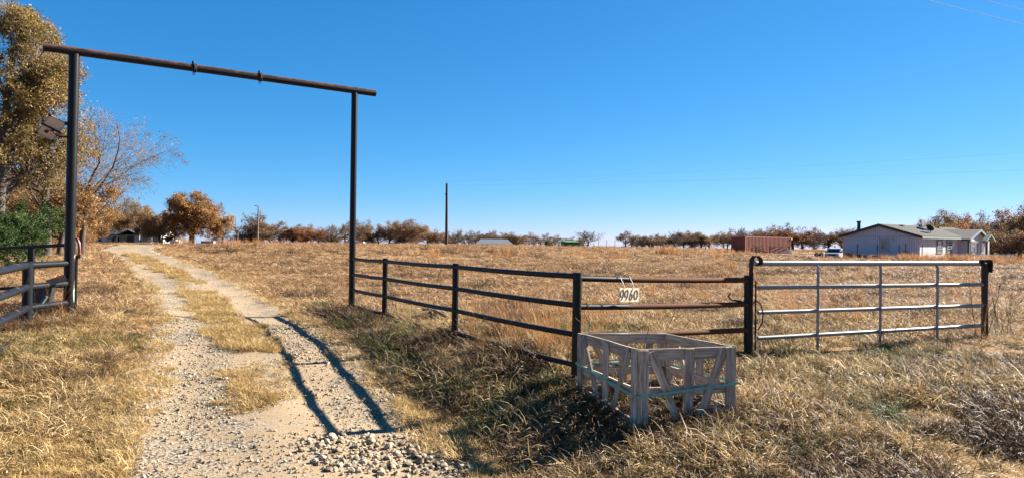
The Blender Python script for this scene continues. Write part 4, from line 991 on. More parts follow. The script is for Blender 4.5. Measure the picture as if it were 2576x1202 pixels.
q = W(443, 611, 100); q.z = h1(q.x, 100); m = MB(); m.box(q + V3((0, 0, .25)), (1.3, .9, .5)); m.box(q + V3((-.2, 0, .55)), (.6, .7, .14)); m.box(q + V3((.45, 0, .58)), (.25, .4, .2)); tag(m.build('stacked_boxes', M['cream'], None), 'pale boxes stacked on the ground right of the house', 'boxes')
q = W(524, 612, 98); q.z = h1(q.x, 98); m = MB(); m.prism([(-.35, 0), (.35, 0), (.42, .5), (-.42, .5)], 0, -.85, .85); o = m.build('stock_tank', M['galv2'], None, M=Matrix.Translation(q)); tag(o, 'grey metal stock tank in the grass below the large oak', 'tank')
q = W(452, 605, 101); q.z = h1(q.x, 101); m = MB(); m.tube([q + V3((.55, 0, 0)), q + V3((.25, 0, .7)), q + V3((0, 0, 1.3))], [.10, .08, .05], 6); tag(m.build('slide', M['cream'], None, True), 'leaning pale pole between boxes and the large oak', 'pole')

# ------------------------------------------------------------------ trees
UP = np.array([0, 0, 1.0])
def nrm3(v): return v / (np.linalg.norm(v) + 1e-12)
def grow(seed, H, r0, P):
    """recursive limbs; P: lists per level. returns list per level of (pts, radii)"""
    rng = np.random.default_rng(seed); out = [[] for _ in range(P['lev'])]
    cz = P.get('cz', .62)*H; ez = P.get('ez', .42)*H; ex = P.get('ex', .45)*H
    cx0 = np.array([P.get('ox', 0)*H, P.get('oy', 0)*H, cz])
    def inside(p): q = (p - cx0) / np.array([ex, ex, ez]); return (q*q).sum()
    def br(start, d, L, r, lev):
        ns = P['seg'][lev]; pts = [start]; p = start; dd = d
        for i in range(ns):
            dd = nrm3(dd + rng.normal(0, P['wob'][lev], 3) + UP*P['trop'][lev]); q = p + dd*L/ns
            if lev > 0 and inside(q) > 1.0 and i > 0: break
            p = q; pts.append(p)
        n = len(pts); rad = [r*(1 - (1 - P['tap'][lev])*k/(max(n-1, 1))) for k in range(n)]
        out[lev].append((pts, rad))
        if lev + 1 >= P['lev']: return
        nc = max(1, int(round(P['nch'][lev]*rng.uniform(.8, 1.2))))
        for k in range(nc):
            tq = P['t0'][lev] + (1 - P['t0'][lev])*((k + rng.uniform(0, 1))/nc); f = tq*(n-1); i = min(int(f), n-2)
            if n < 2: continue
            s0 = pts[i] + (pts[i+1]-pts[i])*(f-i); ax = nrm3(pts[i+1]-pts[i]); pr = nrm3(np.cross(ax, rng.normal(0, 1, 3)))
            an = math.radians(rng.normal(P['ang'][lev], 12)); cd_ = nrm3(ax*math.cos(an) + pr*math.sin(an))
            br(s0, cd_, L*P['rat'][lev]*rng.uniform(.7, 1.2)*(1.1 - .35*tq), max(rad[i]*P['rr'][lev]*rng.uniform(.7, 1), P.get('rmin', .008)), lev+1)
    br(np.zeros(3), nrm3(np.array([P.get('lx', 0), P.get('ly', 0), 1.0])), H*P['tl'], r0, 0)
    return out, rng
def tubes_np(branches, sides):
    V = []; F = []; n0 = 0
    for pts, rad in branches:
        if len(pts) < 2: continue
        pts = np.array(pts); t = np.gradient(pts, axis=0); t /= np.linalg.norm(t, axis=1)[:, None] + 1e-9
        ref = np.array([.31, .77, .2]) if abs(t[0] @ np.array([.31, .77, .2])) < .75 else np.array([1., 0, 0])
        a = np.cross(t, ref); a /= np.linalg.norm(a, axis=1)[:, None] + 1e-9; b = np.cross(t, a)
        g = np.arange(sides)*2*np.pi/sides
        ring = pts[:, None] + (a[:, None]*np.cos(g)[None, :, None] + b[:, None]*np.sin(g)[None, :, None])*np.array(rad)[:, None, None]
        V.append(ring.reshape(-1, 3)); k = len(pts)
        i = (np.arange(k-1)[:, None]*sides + np.arange(sides)[None]); j = (np.arange(k-1)[:, None]*sides + (np.arange(sides)[None]+1) % sides)
        F.append(np.stack([i, j, j+sides, i+sides], -1).reshape(-1, 4) + n0); n0 += k*sides
    return np.concatenate(V), np.concatenate(F)
def leaves_np(rng, twigs, n, size, spread, keep=None):
    P = []
    tw = [np.array(t[0]) for t in twigs if len(t[0]) > 1]
    idx = rng.integers(0, len(tw), n); f = rng.uniform(.15, 1.05, n)
    for i, q in zip(idx, f):
        a = tw[i]; z = min(q*(len(a)-1), len(a)-1.0001); k = int(z); P.append(a[k] + (a[k+1]-a[k])*(z-k))
    P = np.array(P) + rng.normal(0, spread, (n, 3))
    u = rng.normal(0, 1, (n, 3)); u /= np.linalg.norm(u, axis=1)[:, None]; w_ = rng.normal(0, 1, (n, 3)); v = np.cross(u, w_); v /= np.linalg.norm(v, axis=1)[:, None]
    s = size*rng.uniform(.6, 1.35, n)[:, None]
    V = np.stack([P - u*s*.5, P + v*s*.28 + u*s*.05, P + u*s*.55, P - v*s*.28 + u*s*.05], 1).reshape(-1, 3)
    F = np.arange(n*4).reshape(-1, 4)
    clump = vnoise(P[:, 0] + 3*P[:, 2], P[:, 1] + 2*P[:, 2], .9/max(size*8, .4), 8)
    tint = np.clip(.55*rng.uniform(0, 1, n) + .45*clump, 0, 1)
    return V, F, np.repeat(tint, 4)
def make_tree(name, seed, H, r0, P, leaf, nleaf, lsize, spread, label, cat='tree', loc=(0, 0, 0), group=None, barkm='bark', twigm='twig', big=2):
    out, rng = grow(seed, H, r0, P)
    root = empty(name, loc, 0, label, cat, group)
    V, F = tubes_np([b for l_ in out[:big] for b in l_], 8); o = mesh_np('trunk', V, F, M[barkm]); o.parent = root
    tw = [b for l_ in out[big:] for b in l_]
    if tw: V, F = tubes_np(tw, 4 if len(tw) < 2500 else 3); o = mesh_np('branches', V, F, M[twigm]); o.parent = root
    if nleaf:
        V, F, T = leaves_np(rng, out[-1], nleaf, lsize, spread); o = mesh_np('crown', V, F, M[leaf], T, smooth=False); o.parent = root
    return root
OAK = dict(lev=5, tl=.42, seg=[5, 6, 5, 4, 3], wob=[.08, .2, .26, .3, .35], trop=[.1, .07, .06, .03, .02], tap=[.62, .35, .35, .4, .4], nch=[9, 8, 6, 4], t0=[.35, .2, .2, .15],
           ang=[66, 52, 50, 50], rat=[1.45, .55, .55, .55], rr=[.55, .5, .5, .5], cz=.58, ez=.43, ex=.62, rmin=.012)
TALL = dict(lev=5, tl=.85, seg=[9, 6, 5, 4, 3], wob=[.05, .14, .22, .28, .32], trop=[.05, .10, .08, .04, .02], tap=[.25, .3, .35, .4, .4], nch=[20, 7, 5, 4], t0=[.22, .25, .2, .15],
            ang=[48, 45, 46, 48], rat=[.40, .5, .5, .5], rr=[.42, .5, .5, .5], cz=.56, ez=.46, ex=.36, rmin=.008)
BARE = dict(lev=6, tl=.5, seg=[5, 7, 6, 5, 4, 3], wob=[.08, .16, .2, .22, .25, .25], trop=[.1, .05, .03, .02, .01, .0], tap=[.6, .3, .3, .35, .4, .4], nch=[8, 10, 7, 6, 4], t0=[.4, .15, .12, .12, .1],
            ang=[55, 42, 42, 42, 42], rat=[1.25, .5, .52, .52, .5], rr=[.5, .45, .45, .5, .55], cz=.55, ez=.47, ex=.72, rmin=.009)

def ground_loc(px, Y, dz=-.1): q = GX(px, Y); q.z += dz; return q
# left group
def crown_top(px, py, Y, base): return W(px, py, Y).z - base.z
b = ground_loc(-20, 34); Hh = crown_top(0, 18, 34, b)
t1 = make_tree('golden_tree', 21, Hh, .34, dict(TALL, ex=.36), 'leafgold', 50000, .10, .14, 'tallest golden leaved tree at the left edge behind the gateway', loc=b)
b = ground_loc(118, 37); Hh = crown_top(125, 120, 37, b)
t2 = make_tree('golden_tree', 33, Hh, .24, dict(TALL, ex=.27), 'leafgold', 32000, .095, .12, 'slimmer golden tree whose crown shows behind the left arch post', loc=b)
t1.children[-1].color = (.95, .80, .62, 1); t2.children[-1].color = (.98, .76, .56, 1)
b = ground_loc(205, 40); Hh = crown_top(300, 285, 40, b)
make_tree('bare_tree', 45, Hh, .17, dict(BARE, ox=.06, ex=.70, lx=.10, cz=.56, ez=.5, rat=[1.9, .46, .5, .52, .5], nch=[10, 9, 7, 5, 3], rmin=.005), 'leaf', 1600, .10, .10, 'spreading leafless tree reaching over the driveway from the left', loc=b)
b = ground_loc(188, 46); Hh = crown_top(215, 330, 46, b)
t3 = make_tree('russet_tree', 47, Hh, .18, dict(OAK, tl=.55, ex=.40, cz=.66, ez=.36), 'leaf', 13000, .11, .12, 'russet tree under the bare branches left of the driveway', loc=b)
t3.children[-1].color = (.95, .85, .8, 1)
b = ground_loc(150, 38); Hh = crown_top(150, 400, 38, b)
t5 = make_tree('russet_tree', 48, Hh, .16, dict(OAK, ex=.5), 'leaf', 12000, .11, .10, 'russet tree with pale trunk just behind the left arch post', loc=b)
t5.children[-1].color = (.85, .75, .6, 1)
b = ground_loc(50, 26); Hh = crown_top(50, 462, 26, b)
BUSH = dict(lev=4, tl=.35, seg=[3, 5, 4, 3], wob=[.1, .2, .25, .3], trop=[.1, .05, .05, .02], tap=[.7, .4, .4, .4], nch=[12, 9, 7], t0=[.15, .15, .15], ang=[55, 48, 48], rat=[1.5, .5, .5], rr=[.5, .5, .5], cz=.5, ez=.5, ex=.85, rmin=.007)
make_tree('evergreen_shrub', 51, Hh, .09, dict(BUSH, ex=.8), 'leafgreen', 34000, .062, .07, 'dense dark green evergreen shrub behind the open black gate', 'shrub', loc=b, big=1)
b = ground_loc(-60, 24); make_tree('evergreen_shrub', 52, 2.6, .08, BUSH, 'leafgreen', 14000, .06, .06, 'green evergreen shrub cut off by the left edge of the picture', 'shrub', loc=b, big=1)
for i, (px, Y, H_, tintc, lb) in enumerate([(190, 66, 2.6, (.8, .62, .5, 1), 'brown brush clump nearest the house left of the driveway crest'), (185, 50, 2.2, (.75, .6, .45, 1), 'brown brush clump just right of the left arch post'), (120, 44, 2.2, (.8, .66, .4, 1), 'brown brush clump behind the open gate right of the evergreen'), (212, 84, 3.0, (.7, .62, .55, 1), 'dark brush clump touching the left end of the house'), (20, 38, 2.6, (.85, .7, .4, 1), 'yellowish brush clump behind the evergreen shrub')]):
    tt = make_tree('brush', 60+i, H_, .05, BUSH, 'leaf', 5000, .09, .10, lb, 'bush', loc=ground_loc(px, Y), big=1, group='brush clumps left of the driveway'); tt.children[-1].color = tintc
for i, (px, Y, ty, n, tc_, lb) in enumerate([(60, 62, 400, 14000, (.95, .9, .6, 1), 'yellow brown tree behind the evergreen shrub, in the left grove'), (130, 70, 440, 12000, (.9, .8, .7, 1), 'rusty tree straight behind the left arch post, deep in the grove'), (205, 86, 470, 12000, (.85, .75, .65, 1), 'rusty tree right of the left arch post, deep in the grove'), (250, 98, 500, 11000, (.7, .68, .6, 1), 'brown tree above the left end of the house')]):
    bq = ground_loc(px, Y); tt = make_tree('grove_tree', 110+i, crown_top(px, ty, Y, bq), .2, dict(OAK, ex=.55, cz=.55, ez=.47, nch=[9, 7, 5, 4]), 'leaf', n, .15, .17, lb, loc=bq); tt.children[-1].color = tc_
# oaks beyond the house
b = ground_loc(482, 105); Hh = crown_top(480, 480, 105, b)
to = make_tree('oak_tree', 71, Hh, .42, dict(OAK, ex=.86, ez=.50, cz=.50, rat=[2.0, .5, .55, .55], nch=[13, 9, 6, 4], t0=[.3, .2, .2, .15], rmin=.02), 'leaf', 64000, .17, .16, 'large spreading oak with orange brown leaves right of the house', loc=b); to.children[-1].color = (.78, .58, .40, 1)
b = ground_loc(405, 104); Hh = crown_top(405, 520, 104, b)
to2 = make_tree('oak_tree', 72, Hh, .26, dict(OAK, ex=.7), 'leaf', 13000, .17, .18, 'dark brown oak overhanging the house porch left of the large oak', loc=b); to2.children[-1].color = (.62, .62, .55, 1)
b = ground_loc(598, 120); Hh = crown_top(600, 540, 120, b)
make_tree('dead_tree', 73, Hh, .2, dict(BARE, lev=4, ex=.3, nch=[5, 4, 3, 2, 2]), 'leaf', 0, .1, .1, 'bare dead tree snag at the right of the large oak', loc=b)

# tree line: a few grown variants, copied
VAR = {}
def variant(k, seed, P, nl, ls, sp):
    VAR[k] = make_tree('oak_tree', seed, 8.0, .26, P, 'leaf', nl, ls, sp, 'x', loc=(0, -40, -60))
FARO = dict(OAK, nch=[9, 7, 5, 3], t0=[.22, .2, .2, .15], cz=.52, ez=.5, rmin=.03)
for k in range(4): variant(('leafy', k), 80+k, dict(FARO, ex=.60 + .05*k), 14000, .17, .22)
for k in range(2): variant(('thin', k), 90+k, dict(FARO, ex=.58), 5000, .16, .2)
for k in range(3): variant(('bare', k), 95+k, dict(FARO, ex=.62, tl=.36, ang=[56, 46, 44, 44], nch=[9, 8, 6, 4], rmin=.026), 500, .15, .2)
ORD = 'first second third fourth fifth sixth seventh eighth ninth tenth eleventh twelfth thirteenth fourteenth fifteenth sixteenth seventeenth eighteenth nineteenth twentieth'.split()
B_, DB, OR, OL, YE, RD, GY = (.70, .72, .85), (.50, .54, .64), (.90, .82, .75), (.66, .78, .62), (1.0, 1.05, .8), (.66, .46, .45), (.6, .66, .8)
CN = {B_: 'brown', DB: 'dark brown', OR: 'orange brown', OL: 'olive brown', YE: 'yellowish', RD: 'deep red brown', GY: 'grey'}
SECT = [('behind the left house', 150, [(255, 545, 90, 'leafy', OL), (300, 522, 100, 'leafy', B_), (345, 512, 110, 'leafy', OL), (385, 535, 90, 'leafy', DB), (225, 560, 80, 'leafy', B_)]),
 ('between large oak and right arch post', 215, [(560, 580, 60, 'thin', B_), (640, 535, 100, 'bare', GY), (680, 548, 100, 'leafy', B_), (735, 562, 100, 'leafy', B_), (785, 570, 90, 'leafy', OR), (835, 560, 80, 'bare', GY), (868, 560, 70, 'thin', B_), (705, 575, 90, 'leafy', DB), (615, 585, 70, 'thin', DB), (800, 580, 80, 'thin', DB), (655, 580, 80, 'leafy', DB), (760, 585, 80, 'leafy', DB), (850, 585, 80, 'leafy', DB)]),
 ('between right arch post and field pole', 235, [(905, 555, 70, 'thin', B_), (935, 560, 70, 'leafy', B_), (978, 562, 75, 'leafy', OR), (1015, 558, 85, 'leafy', B_), (1048, 560, 75, 'leafy', YE), (1075, 578, 70, 'leafy', OR), (1103, 588, 60, 'thin', DB), (920, 580, 70, 'leafy', DB), (955, 585, 70, 'thin', DB), (1000, 585, 80, 'leafy', DB)]),
 ('between field pole and green shed', 260, [(1148, 566, 56, 'bare', GY), (1170, 584, 70, 'thin', DB), (1200, 584, 70, 'thin', B_), (1235, 580, 60, 'bare', GY), (1268, 588, 70, 'leafy', B_), (1300, 586, 70, 'leafy', OL), (1332, 588, 60, 'thin', B_), (1362, 590, 60, 'thin', GY), (1405, 594, 60, 'thin', DB), (1385, 596, 60, 'thin', B_), (1218, 590, 70, 'leafy', DB), (1130, 592, 60, 'leafy', B_), (1440, 598, 50, 'thin', DB)]),
 ('beyond the green shed', 190, [(1480, 575, 66, 'bare', GY), (1466, 598, 50, 'thin', B_)]),
 ('between skyline gap and red container', 220, [(1572, 583, 66, 'thin', GY), (1600, 590, 50, 'leafy', DB), (1617, 584, 46, 'bare', GY), (1645, 590, 66, 'thin', B_), (1678, 592, 60, 'leafy', DB), (1700, 582, 60, 'bare', GY), (1742, 577, 90, 'leafy', B_), (1785, 584, 70, 'leafy', OL), (1822, 584, 60, 'leafy', B_), (1632, 596, 60, 'leafy', DB), (1662, 596, 60, 'thin', B_), (1720, 590, 70, 'leafy', DB), (1765, 590, 70, 'thin', DB)]),
 ('between red container and mobile home', 200, [(1876, 560, 80, 'bare', GY), (1850, 580, 70, 'thin', B_), (1925, 572, 80, 'thin', B_), (1965, 568, 90, 'leafy', DB), (1995, 574, 110, 'leafy', RD), (2048, 574, 80, 'bare', GY), (2085, 580, 90, 'leafy', DB), (2118, 580, 80, 'leafy', DB), (2148, 578, 80, 'thin', DB), (2020, 590, 90, 'leafy', DB), (1900, 588, 80, 'leafy', DB)]),
 ('behind right half of mobile home', 125, [(2316, 548, 60, 'bare', GY), (2355, 548, 100, 'leafy', OL), (2400, 540, 110, 'leafy', OL), (2445, 548, 100, 'leafy', OR), (2375, 560, 100, 'leafy', B_), (2425, 556, 100, 'leafy', OL), (2480, 562, 100, 'leafy', B_)]),
 ('at the right picture edge', 96, [(2490, 545, 110, 'thin', B_), (2530, 532, 130, 'bare', GY), (2565, 525, 150, 'leafy', B_), (2620, 530, 150, 'leafy', OR), (2520, 590, 100, 'thin', DB), (2545, 570, 120, 'leafy', B_), (2585, 590, 110, 'leafy', DB), (2500, 600, 90, 'leafy', DB)])]
used = set(); vr = random.Random(3)
for where, Y0, lst in SECT:
    lst = sorted(lst)
    for i, (px, ty, wpx, kind, tc_) in enumerate(lst):
        Y = Y0 + vr.uniform(-12, 12)
        if where.startswith('at the right'): Y = Y0 + vr.uniform(-8, 8)
        k = (kind, vr.randrange({'leafy': 4, 'thin': 2, 'bare': 3}[kind])); src = VAR[k]
        o = src if k not in used else copy_tree(src)
        used.add(k)
        b = ground_loc(px, Y, -.1); Hh = crown_top(px, ty, Y, b); sc = Hh/6.6
        wsc = (wpx*1.18/FPX*Y)/8.6
        o.location = b; o.rotation_euler = (0, 0, vr.uniform(0, 6.28)); o.scale = (wsc, wsc, sc)
        st = {'leafy': 'leafy oak', 'thin': 'half bare oak', 'bare': 'leafless oak'}[kind]
        tag(o, f'{CN[tc_]} {st}, {ORD[i]} from left {where}', 'tree', 'far tree line')
        for ch_ in o.children:
            if ch_.name.startswith('crown'): ch_.color = (tc_[0]*vr.uniform(.9, 1.1), tc_[1]*vr.uniform(.9, 1.05), tc_[2], 1)
for k, o in VAR.items():
    if k not in used:
        for ch_ in list(o.children): bpy.data.objects.remove(ch_)
        bpy.data.objects.remove(o)
# low thicket along the far tree line
bq = ground_loc(1377, 130); make_tree('cedar_tree', 55, crown_top(1377, 603, 130, bq), .1, dict(BUSH, ex=.42, lev=4), 'leafgreen', 6000, .12, .08, 'small dark cedar on the crest left of the green shed', loc=bq, big=1).children[-1].color = (.45, .45, .5, 1)
bq = ground_loc(1377, 131); m = MB(); m.tube([bq, bq + V3((0, 0, W(1377, 588, 131).z - bq.z))], [.05, .02], 5); tag(m.build('antenna_mast', M['greymetal'], None, True), 'thin mast rising out of the small cedar on the crest', 'mast')

# ------------------------------------------------------------------ grass, straw, gravel
def keep(x, y, margin=0.0):
    k = drive_d(x, y) > margin
    return k
inhouse = lambda x, y: ((x-39.9)*.757 + (y-70)*.654 > -.3) & ((x-39.9)*.757 + (y-70)*.654 < 21.5) & (-(x-39.9)*.654 + (y-70)*.757 > -.1) & (-(x-39.9)*.654 + (y-70)*.757 < 7.8)
def incrate(x, y): return inpoly(x, y, np.array([(q.x, q.y) for q in (QA, QB, QC, QD)]))
FENCE_SEG = [((A_.x, A_.y), (C_.x, C_.y))]
def dfence(x, y):
    ax, ay = A_.x, A_.y; bx, by = C_.x, C_.y; dx, dy = bx-ax, by-ay; L2_ = dx*dx+dy*dy
    t_ = np.clip(((x-ax)*dx + (y-ay)*dy)/L2_, 0, 1.0); return ((x-ax)*dy - (y-ay)*dx)/math.sqrt(L2_), t_
# prototypes
pc_dry = proto_coll('dry_tuft', [(i, 56, .07, .30, .14, 4, 70, 48, .0085, 1.3) for i in range(6)] , M['straw'])
pc_gold = proto_coll('gold_tuft', [(20+i, 46, .06, .17, .11, 15, 80, 25, .0055) for i in range(4)], M['strawgold'])
pc_field = proto_coll('field_tuft', [(30+i, 32, .08, .28, .17, 4, 55, 26, .012) for i in range(5)], M['strawfield'])
pc_far = proto_coll('far_tuft', [(40+i, 30, .18, .5, .5, 3, 50, 22, .03) for i in range(5)], M['strawfield'])
pc_green = proto_coll('green_tuft', [(50+i, 36, .14, .40, .12, 20, 85, 36, .008) for i in range(5)], M['greengrass'])
pc_sedge = proto_coll('sedge_tuft', [(60+i, 22, .45, 1.05, .13, 62, 88, 11, .0055) for i in range(4)], M['sedge'])
pc_sedgef = proto_coll('far_sedge', [(70+i, 26, .5, 1.0, .35, 65, 88, 8, .03) for i in range(3)], M['sedge'])

# near dry grass both sides of the drive
x, y, rg = fan(34000, 3.8, 15.5, 101, .82, 1.6)
d_ = drive_d(x, y); nz = vnoise(x, y, 1.6, 31); sd_, tt_ = dfence(x, y)
onbank = (((x - A_.x)*(C_.y - A_.y) - (y - A_.y)*(C_.x - A_.x)) > 0) & (np.abs(sd_) < 1.7) & (x > edgeR(y) + .3) & (y > 8) & (x < .9)
k = (d_ > -.12 + .25*nz) & ~((sd_ < -.25) & (y > 8.2) & (rg.uniform(0, 1, len(x)) < .2)) & (rg.uniform(0, 1, len(x)) < np.clip(-.25 + 1.9*vnoise(x, y, 1.5, 37), .12, 1))
left = x < edgeL(y)
k &= ~(onbank & (rg.uniform(0, 1, len(x)) < .3))
k &= ~(left & (y > 13) & (rg.uniform(0, 1, len(x)) < .5))
infield = (sd_ > .3) if False else (((x - C_.x)*(A_.y - C_.y) - (y - C_.y)*(A_.x - C_.x)) < 0)
x, y = x[k], y[k]; d_ = d_[k]
scl = (.45 + .95*vnoise(x, y, 1.1, 33))*np.clip(.45 + d_/.9, .4, 1)
scl *= np.where(x < edgeL(y), .8, 1.0)
scatter('dry_grass', pc_dry, 6, x, y, scl, 'matted dry straw grass on the near verges', 'grass', .28, 0, 3)
# mown field
x, y, rg = fan(62000, 11.5, 42, 102, .80, 2, 2.0)
k = (drive_d(x, y) > .05 - .2*rg.uniform(0, 1, len(x))) & (vnoise(x, y, 1.1, 35) + .3*rg.uniform(0, 1, len(x)) > .38)
x, y = x[k], y[k]
scatter('field_stubble', pc_field, 5, x, y, (.45 + .65*vnoise(x, y, .6, 36))*np.clip(.75 + y/60, .8, 1.5), 'short mown straw stubble across the near field', 'stubble', .2, 0, 4, zs=.6 + .9*vnoise(x, y, .35, 38))
x, y, rg = fan(42000, 36, 150, 103, .80, 3, 2.0)
k = (drive_d(x, y) > .1) & ~inhouse(x, y) & (vnoise(x, y, .5, 39) + .35*rg.uniform(0, 1, len(x)) > .42)
x, y = x[k], y[k]
scatter('far_stubble', pc_far, 5, x, y, (.5 + .7*vnoise(x, y, .25, 40))*np.clip(y/80, .55, 1.3), 'straw stubble over the distant part of the field', 'stubble', .15, 0, 5, zs=.45 + .7*vnoise(x, y, .2, 41))
# golden short grass: strip between the tracks, fringes of the drive
STR = [poly([(322, 640), (372, 655), (440, 685), (500, 716), (488, 722), (440, 705), (385, 680), (345, 660)]),
       poly([(462, 738), (540, 742), (600, 785), (650, 830), (690, 870), (700, 900), (600, 905), (530, 862), (500, 830), (480, 790), (470, 760), (455, 735), (440, 712)]),
       poly([(560, 880), (700, 885), (740, 960), (770, 1040), (790, 1090), (690, 1112), (600, 1090), (570, 1030), (590, 960)])]
XS, YS = [], []
for pi, (P, n) in enumerate(zip(STR, (7000, 3800, 700))):
    r = np.random.default_rng(200+pi); a = r.uniform(P[:, 0].min(), P[:, 0].max(), n*4); b_ = r.uniform(P[:, 1].min(), P[:, 1].max(), n*4)
    kk = inpoly(a + (vnoise(a, b_, 1.6, 3)-.5)*.7, b_ + (vnoise(a, b_, 1.9, 5)-.5)*.9, P) & (vnoise(a, b_, 1.7, 44+pi) + .5*r.uniform(0, 1, len(a)) > (.55, .52, .84)[pi]); XS.append(a[kk][:n]); YS.append(b_[kk][:n])
x, y, rg = fan(30000, 4, 34, 104, .8, 1.5, 2.0); d_ = drive_d(x, y)
kk = (d_ > -.32 - .25*vnoise(x, y, 1.2, 45)) & (d_ < 1.3) & (rg.uniform(0, 1, len(x)) < np.clip(.9 - np.abs(d_ - .1)*.6, .1, 1)); kk &= ~((x > edgeR(y)) & (y < 13) & (rg.uniform(0, 1, len(x)) < .5))
XS.append(x[kk]); YS.append(y[kk]); x = np.concatenate(XS); y = np.concatenate(YS)
scatter('short_golden_grass', pc_gold, 4, x, y, (.55 + .7*vnoise(x, y, 1.3, 46))*np.clip(.8 + y/50, .8, 1.5), 'short golden grass between the wheel tracks and along the drive edges', 'grass', .2, 0, 6)
# green grass on the bank below the fence and patches of the verge
x, y, rg = fan(30000, 5, 16.5, 105, .8, 1); sd_, tt_ = dfence(x, y)
side = ((x - A_.x)*(C_.y - A_.y) - (y - A_.y)*(C_.x - A_.x))   # sign tells the drive side
drv = side > 0
dist = np.abs(sd_); dd_ = drive_d(x, y)
bank = drv & (dist < 2.3) & (y > 7.3) & (dd_ > .25) & (x < 1.2)
near = (~bank) & (x > 0) & (dd_ > .5) & (vnoise(x, y, 1.1, 47) > .55) & (y < 12) & (rg.uniform(0, 1, len(x)) < .34)
lft = (x < edgeL(y)) & (vnoise(x, y, .9, 48) > .68) & (rg.uniform(0, 1, len(x)) < .22)
bk_ = bank & (vnoise(x, y, 1.7, 49) + .3*rg.uniform(0, 1, len(x)) > .66)
k = (bk_ | near | lft); x, y = x[k], y[k]; bb_ = bank[k]; dq = np.abs(sd_[k])
scatter('green_grass', pc_green, 5, x, y, np.where(bb_, (.55 + .8*vnoise(x, y, 1.1, 50))*np.clip(.75 + dq*.2, .5, 1.0), .45 + .35*rg.uniform(0, 1, len(x))), 'green grass tufts on the shaded bank below the black fence', 'grass', .25, 0, 7)
pc_brown = proto_coll('brown_tuft', [(80+i, 40, .12, .36, .14, 10, 80, 36, .007) for i in range(4)], M['browntuft'])
x, y, rg = fan(20000, 4.5, 16, 108, .82, 1.2); dd_ = drive_d(x, y); sd_, tt_ = dfence(x, y)
drv = ((x - A_.x)*(C_.y - A_.y) - (y - A_.y)*(C_.x - A_.x)) > 0
k = (dd_ > .3) & (((x > 0) & (vnoise(x, y, .75, 61) + .25*vnoise(x, y, 2.5, 62) > .79)) | (drv & (np.abs(sd_) < 1.6) & (x < 1) & (x > edgeR(y)) & (vnoise(x, y, 1.4, 63) > .32)) | ((x < 0) & (vnoise(x, y, .8, 64) + .2*vnoise(x, y, 2.5, 62) > .80)))
k |= ((x - 2.5)**2 + (y - 9.2)**2 < .5) & (rg.uniform(0, 1, len(x)) < .4)
x, y = x[k], y[k]
x2, y2, rg2 = fan(16000, 14, 95, 109, .8, 2, 2.0)
k = (drive_d(x2, y2) > .6) & (vnoise(x2*.45, y2*1.3, .8, 66) + .3*vnoise(x2, y2, 1.5, 67) > .86) & ~inhouse(x2, y2); x = np.concatenate([x, x2[k]]); y = np.concatenate([y, y2[k]])
scatter('brown_dead_grass', pc_brown, 4, x, y, (.55 + .8*vnoise(x, y, 1.3, 65))*np.clip(.8 + y/45, .9, 2.0), 'dark brown dead grass and weeds in patches of the verge', 'grass', .25, 0, 13)
# orange sedge
SP = []
def cluster(px, py, n, sx, sy, seed):
    r = np.random.default_rng(seed); gx, gy = G(px, py); SP.append((gx + r.normal(0, sx, n), gy + r.normal(0, sy, n)))
for i, (px, py, n, sx, sy) in enumerate([(1230, 830, 16, .28, .35), (1290, 850, 22, .35, .4), (1360, 870, 26, .35, .4), (1410, 880, 20, .25, .3), (1330, 800, 12, .5, .5), (1200, 790, 8, .3, .3), (1420, 800, 12, .35, .5), (1500, 830, 12, .3, .4), (1560, 800, 6, .5, .5),
      (1650, 745, 7, .5, .8), (1740, 760, 10, .5, .6), (2000, 800, 10, .5, .6), (2090, 815, 26, .5, .35), (2130, 800, 14, .4, .4), (1960, 770, 7, .8, .8), (2300, 745, 8, .9, .9), (2420, 735, 8, .9, .9), (2540, 790, 16, .5, .6), (2570, 860, 10, .3, .4), (2555, 730, 8, .6, .9),
      (1780, 700, 8, 1.2, 2), (1905, 700, 6, 1, 2), (1600, 690, 6, 1, 2), (90, 800, 3, .15, .2), (145, 800, 3, .1, .2), (30, 840, 2, .15, .2)]): cluster(px, py, n, sx, sy, 300+i)
x = np.concatenate([s_[0] for s_ in SP]); y = np.concatenate([s_[1] for s_ in SP]); rg = np.random.default_rng(9)
k = (drive_d(x, y) > .2) & (rg.uniform(0, 1, len(x)) < .62); x, y = x[k], y[k]
scatter('orange_sedge', pc_sedge, 4, x, y, rg.uniform(.45, 1.0, len(x)), 'tall orange dry sedge grass behind the fence and gate', 'grass', .1, 0, 8)
SP = []
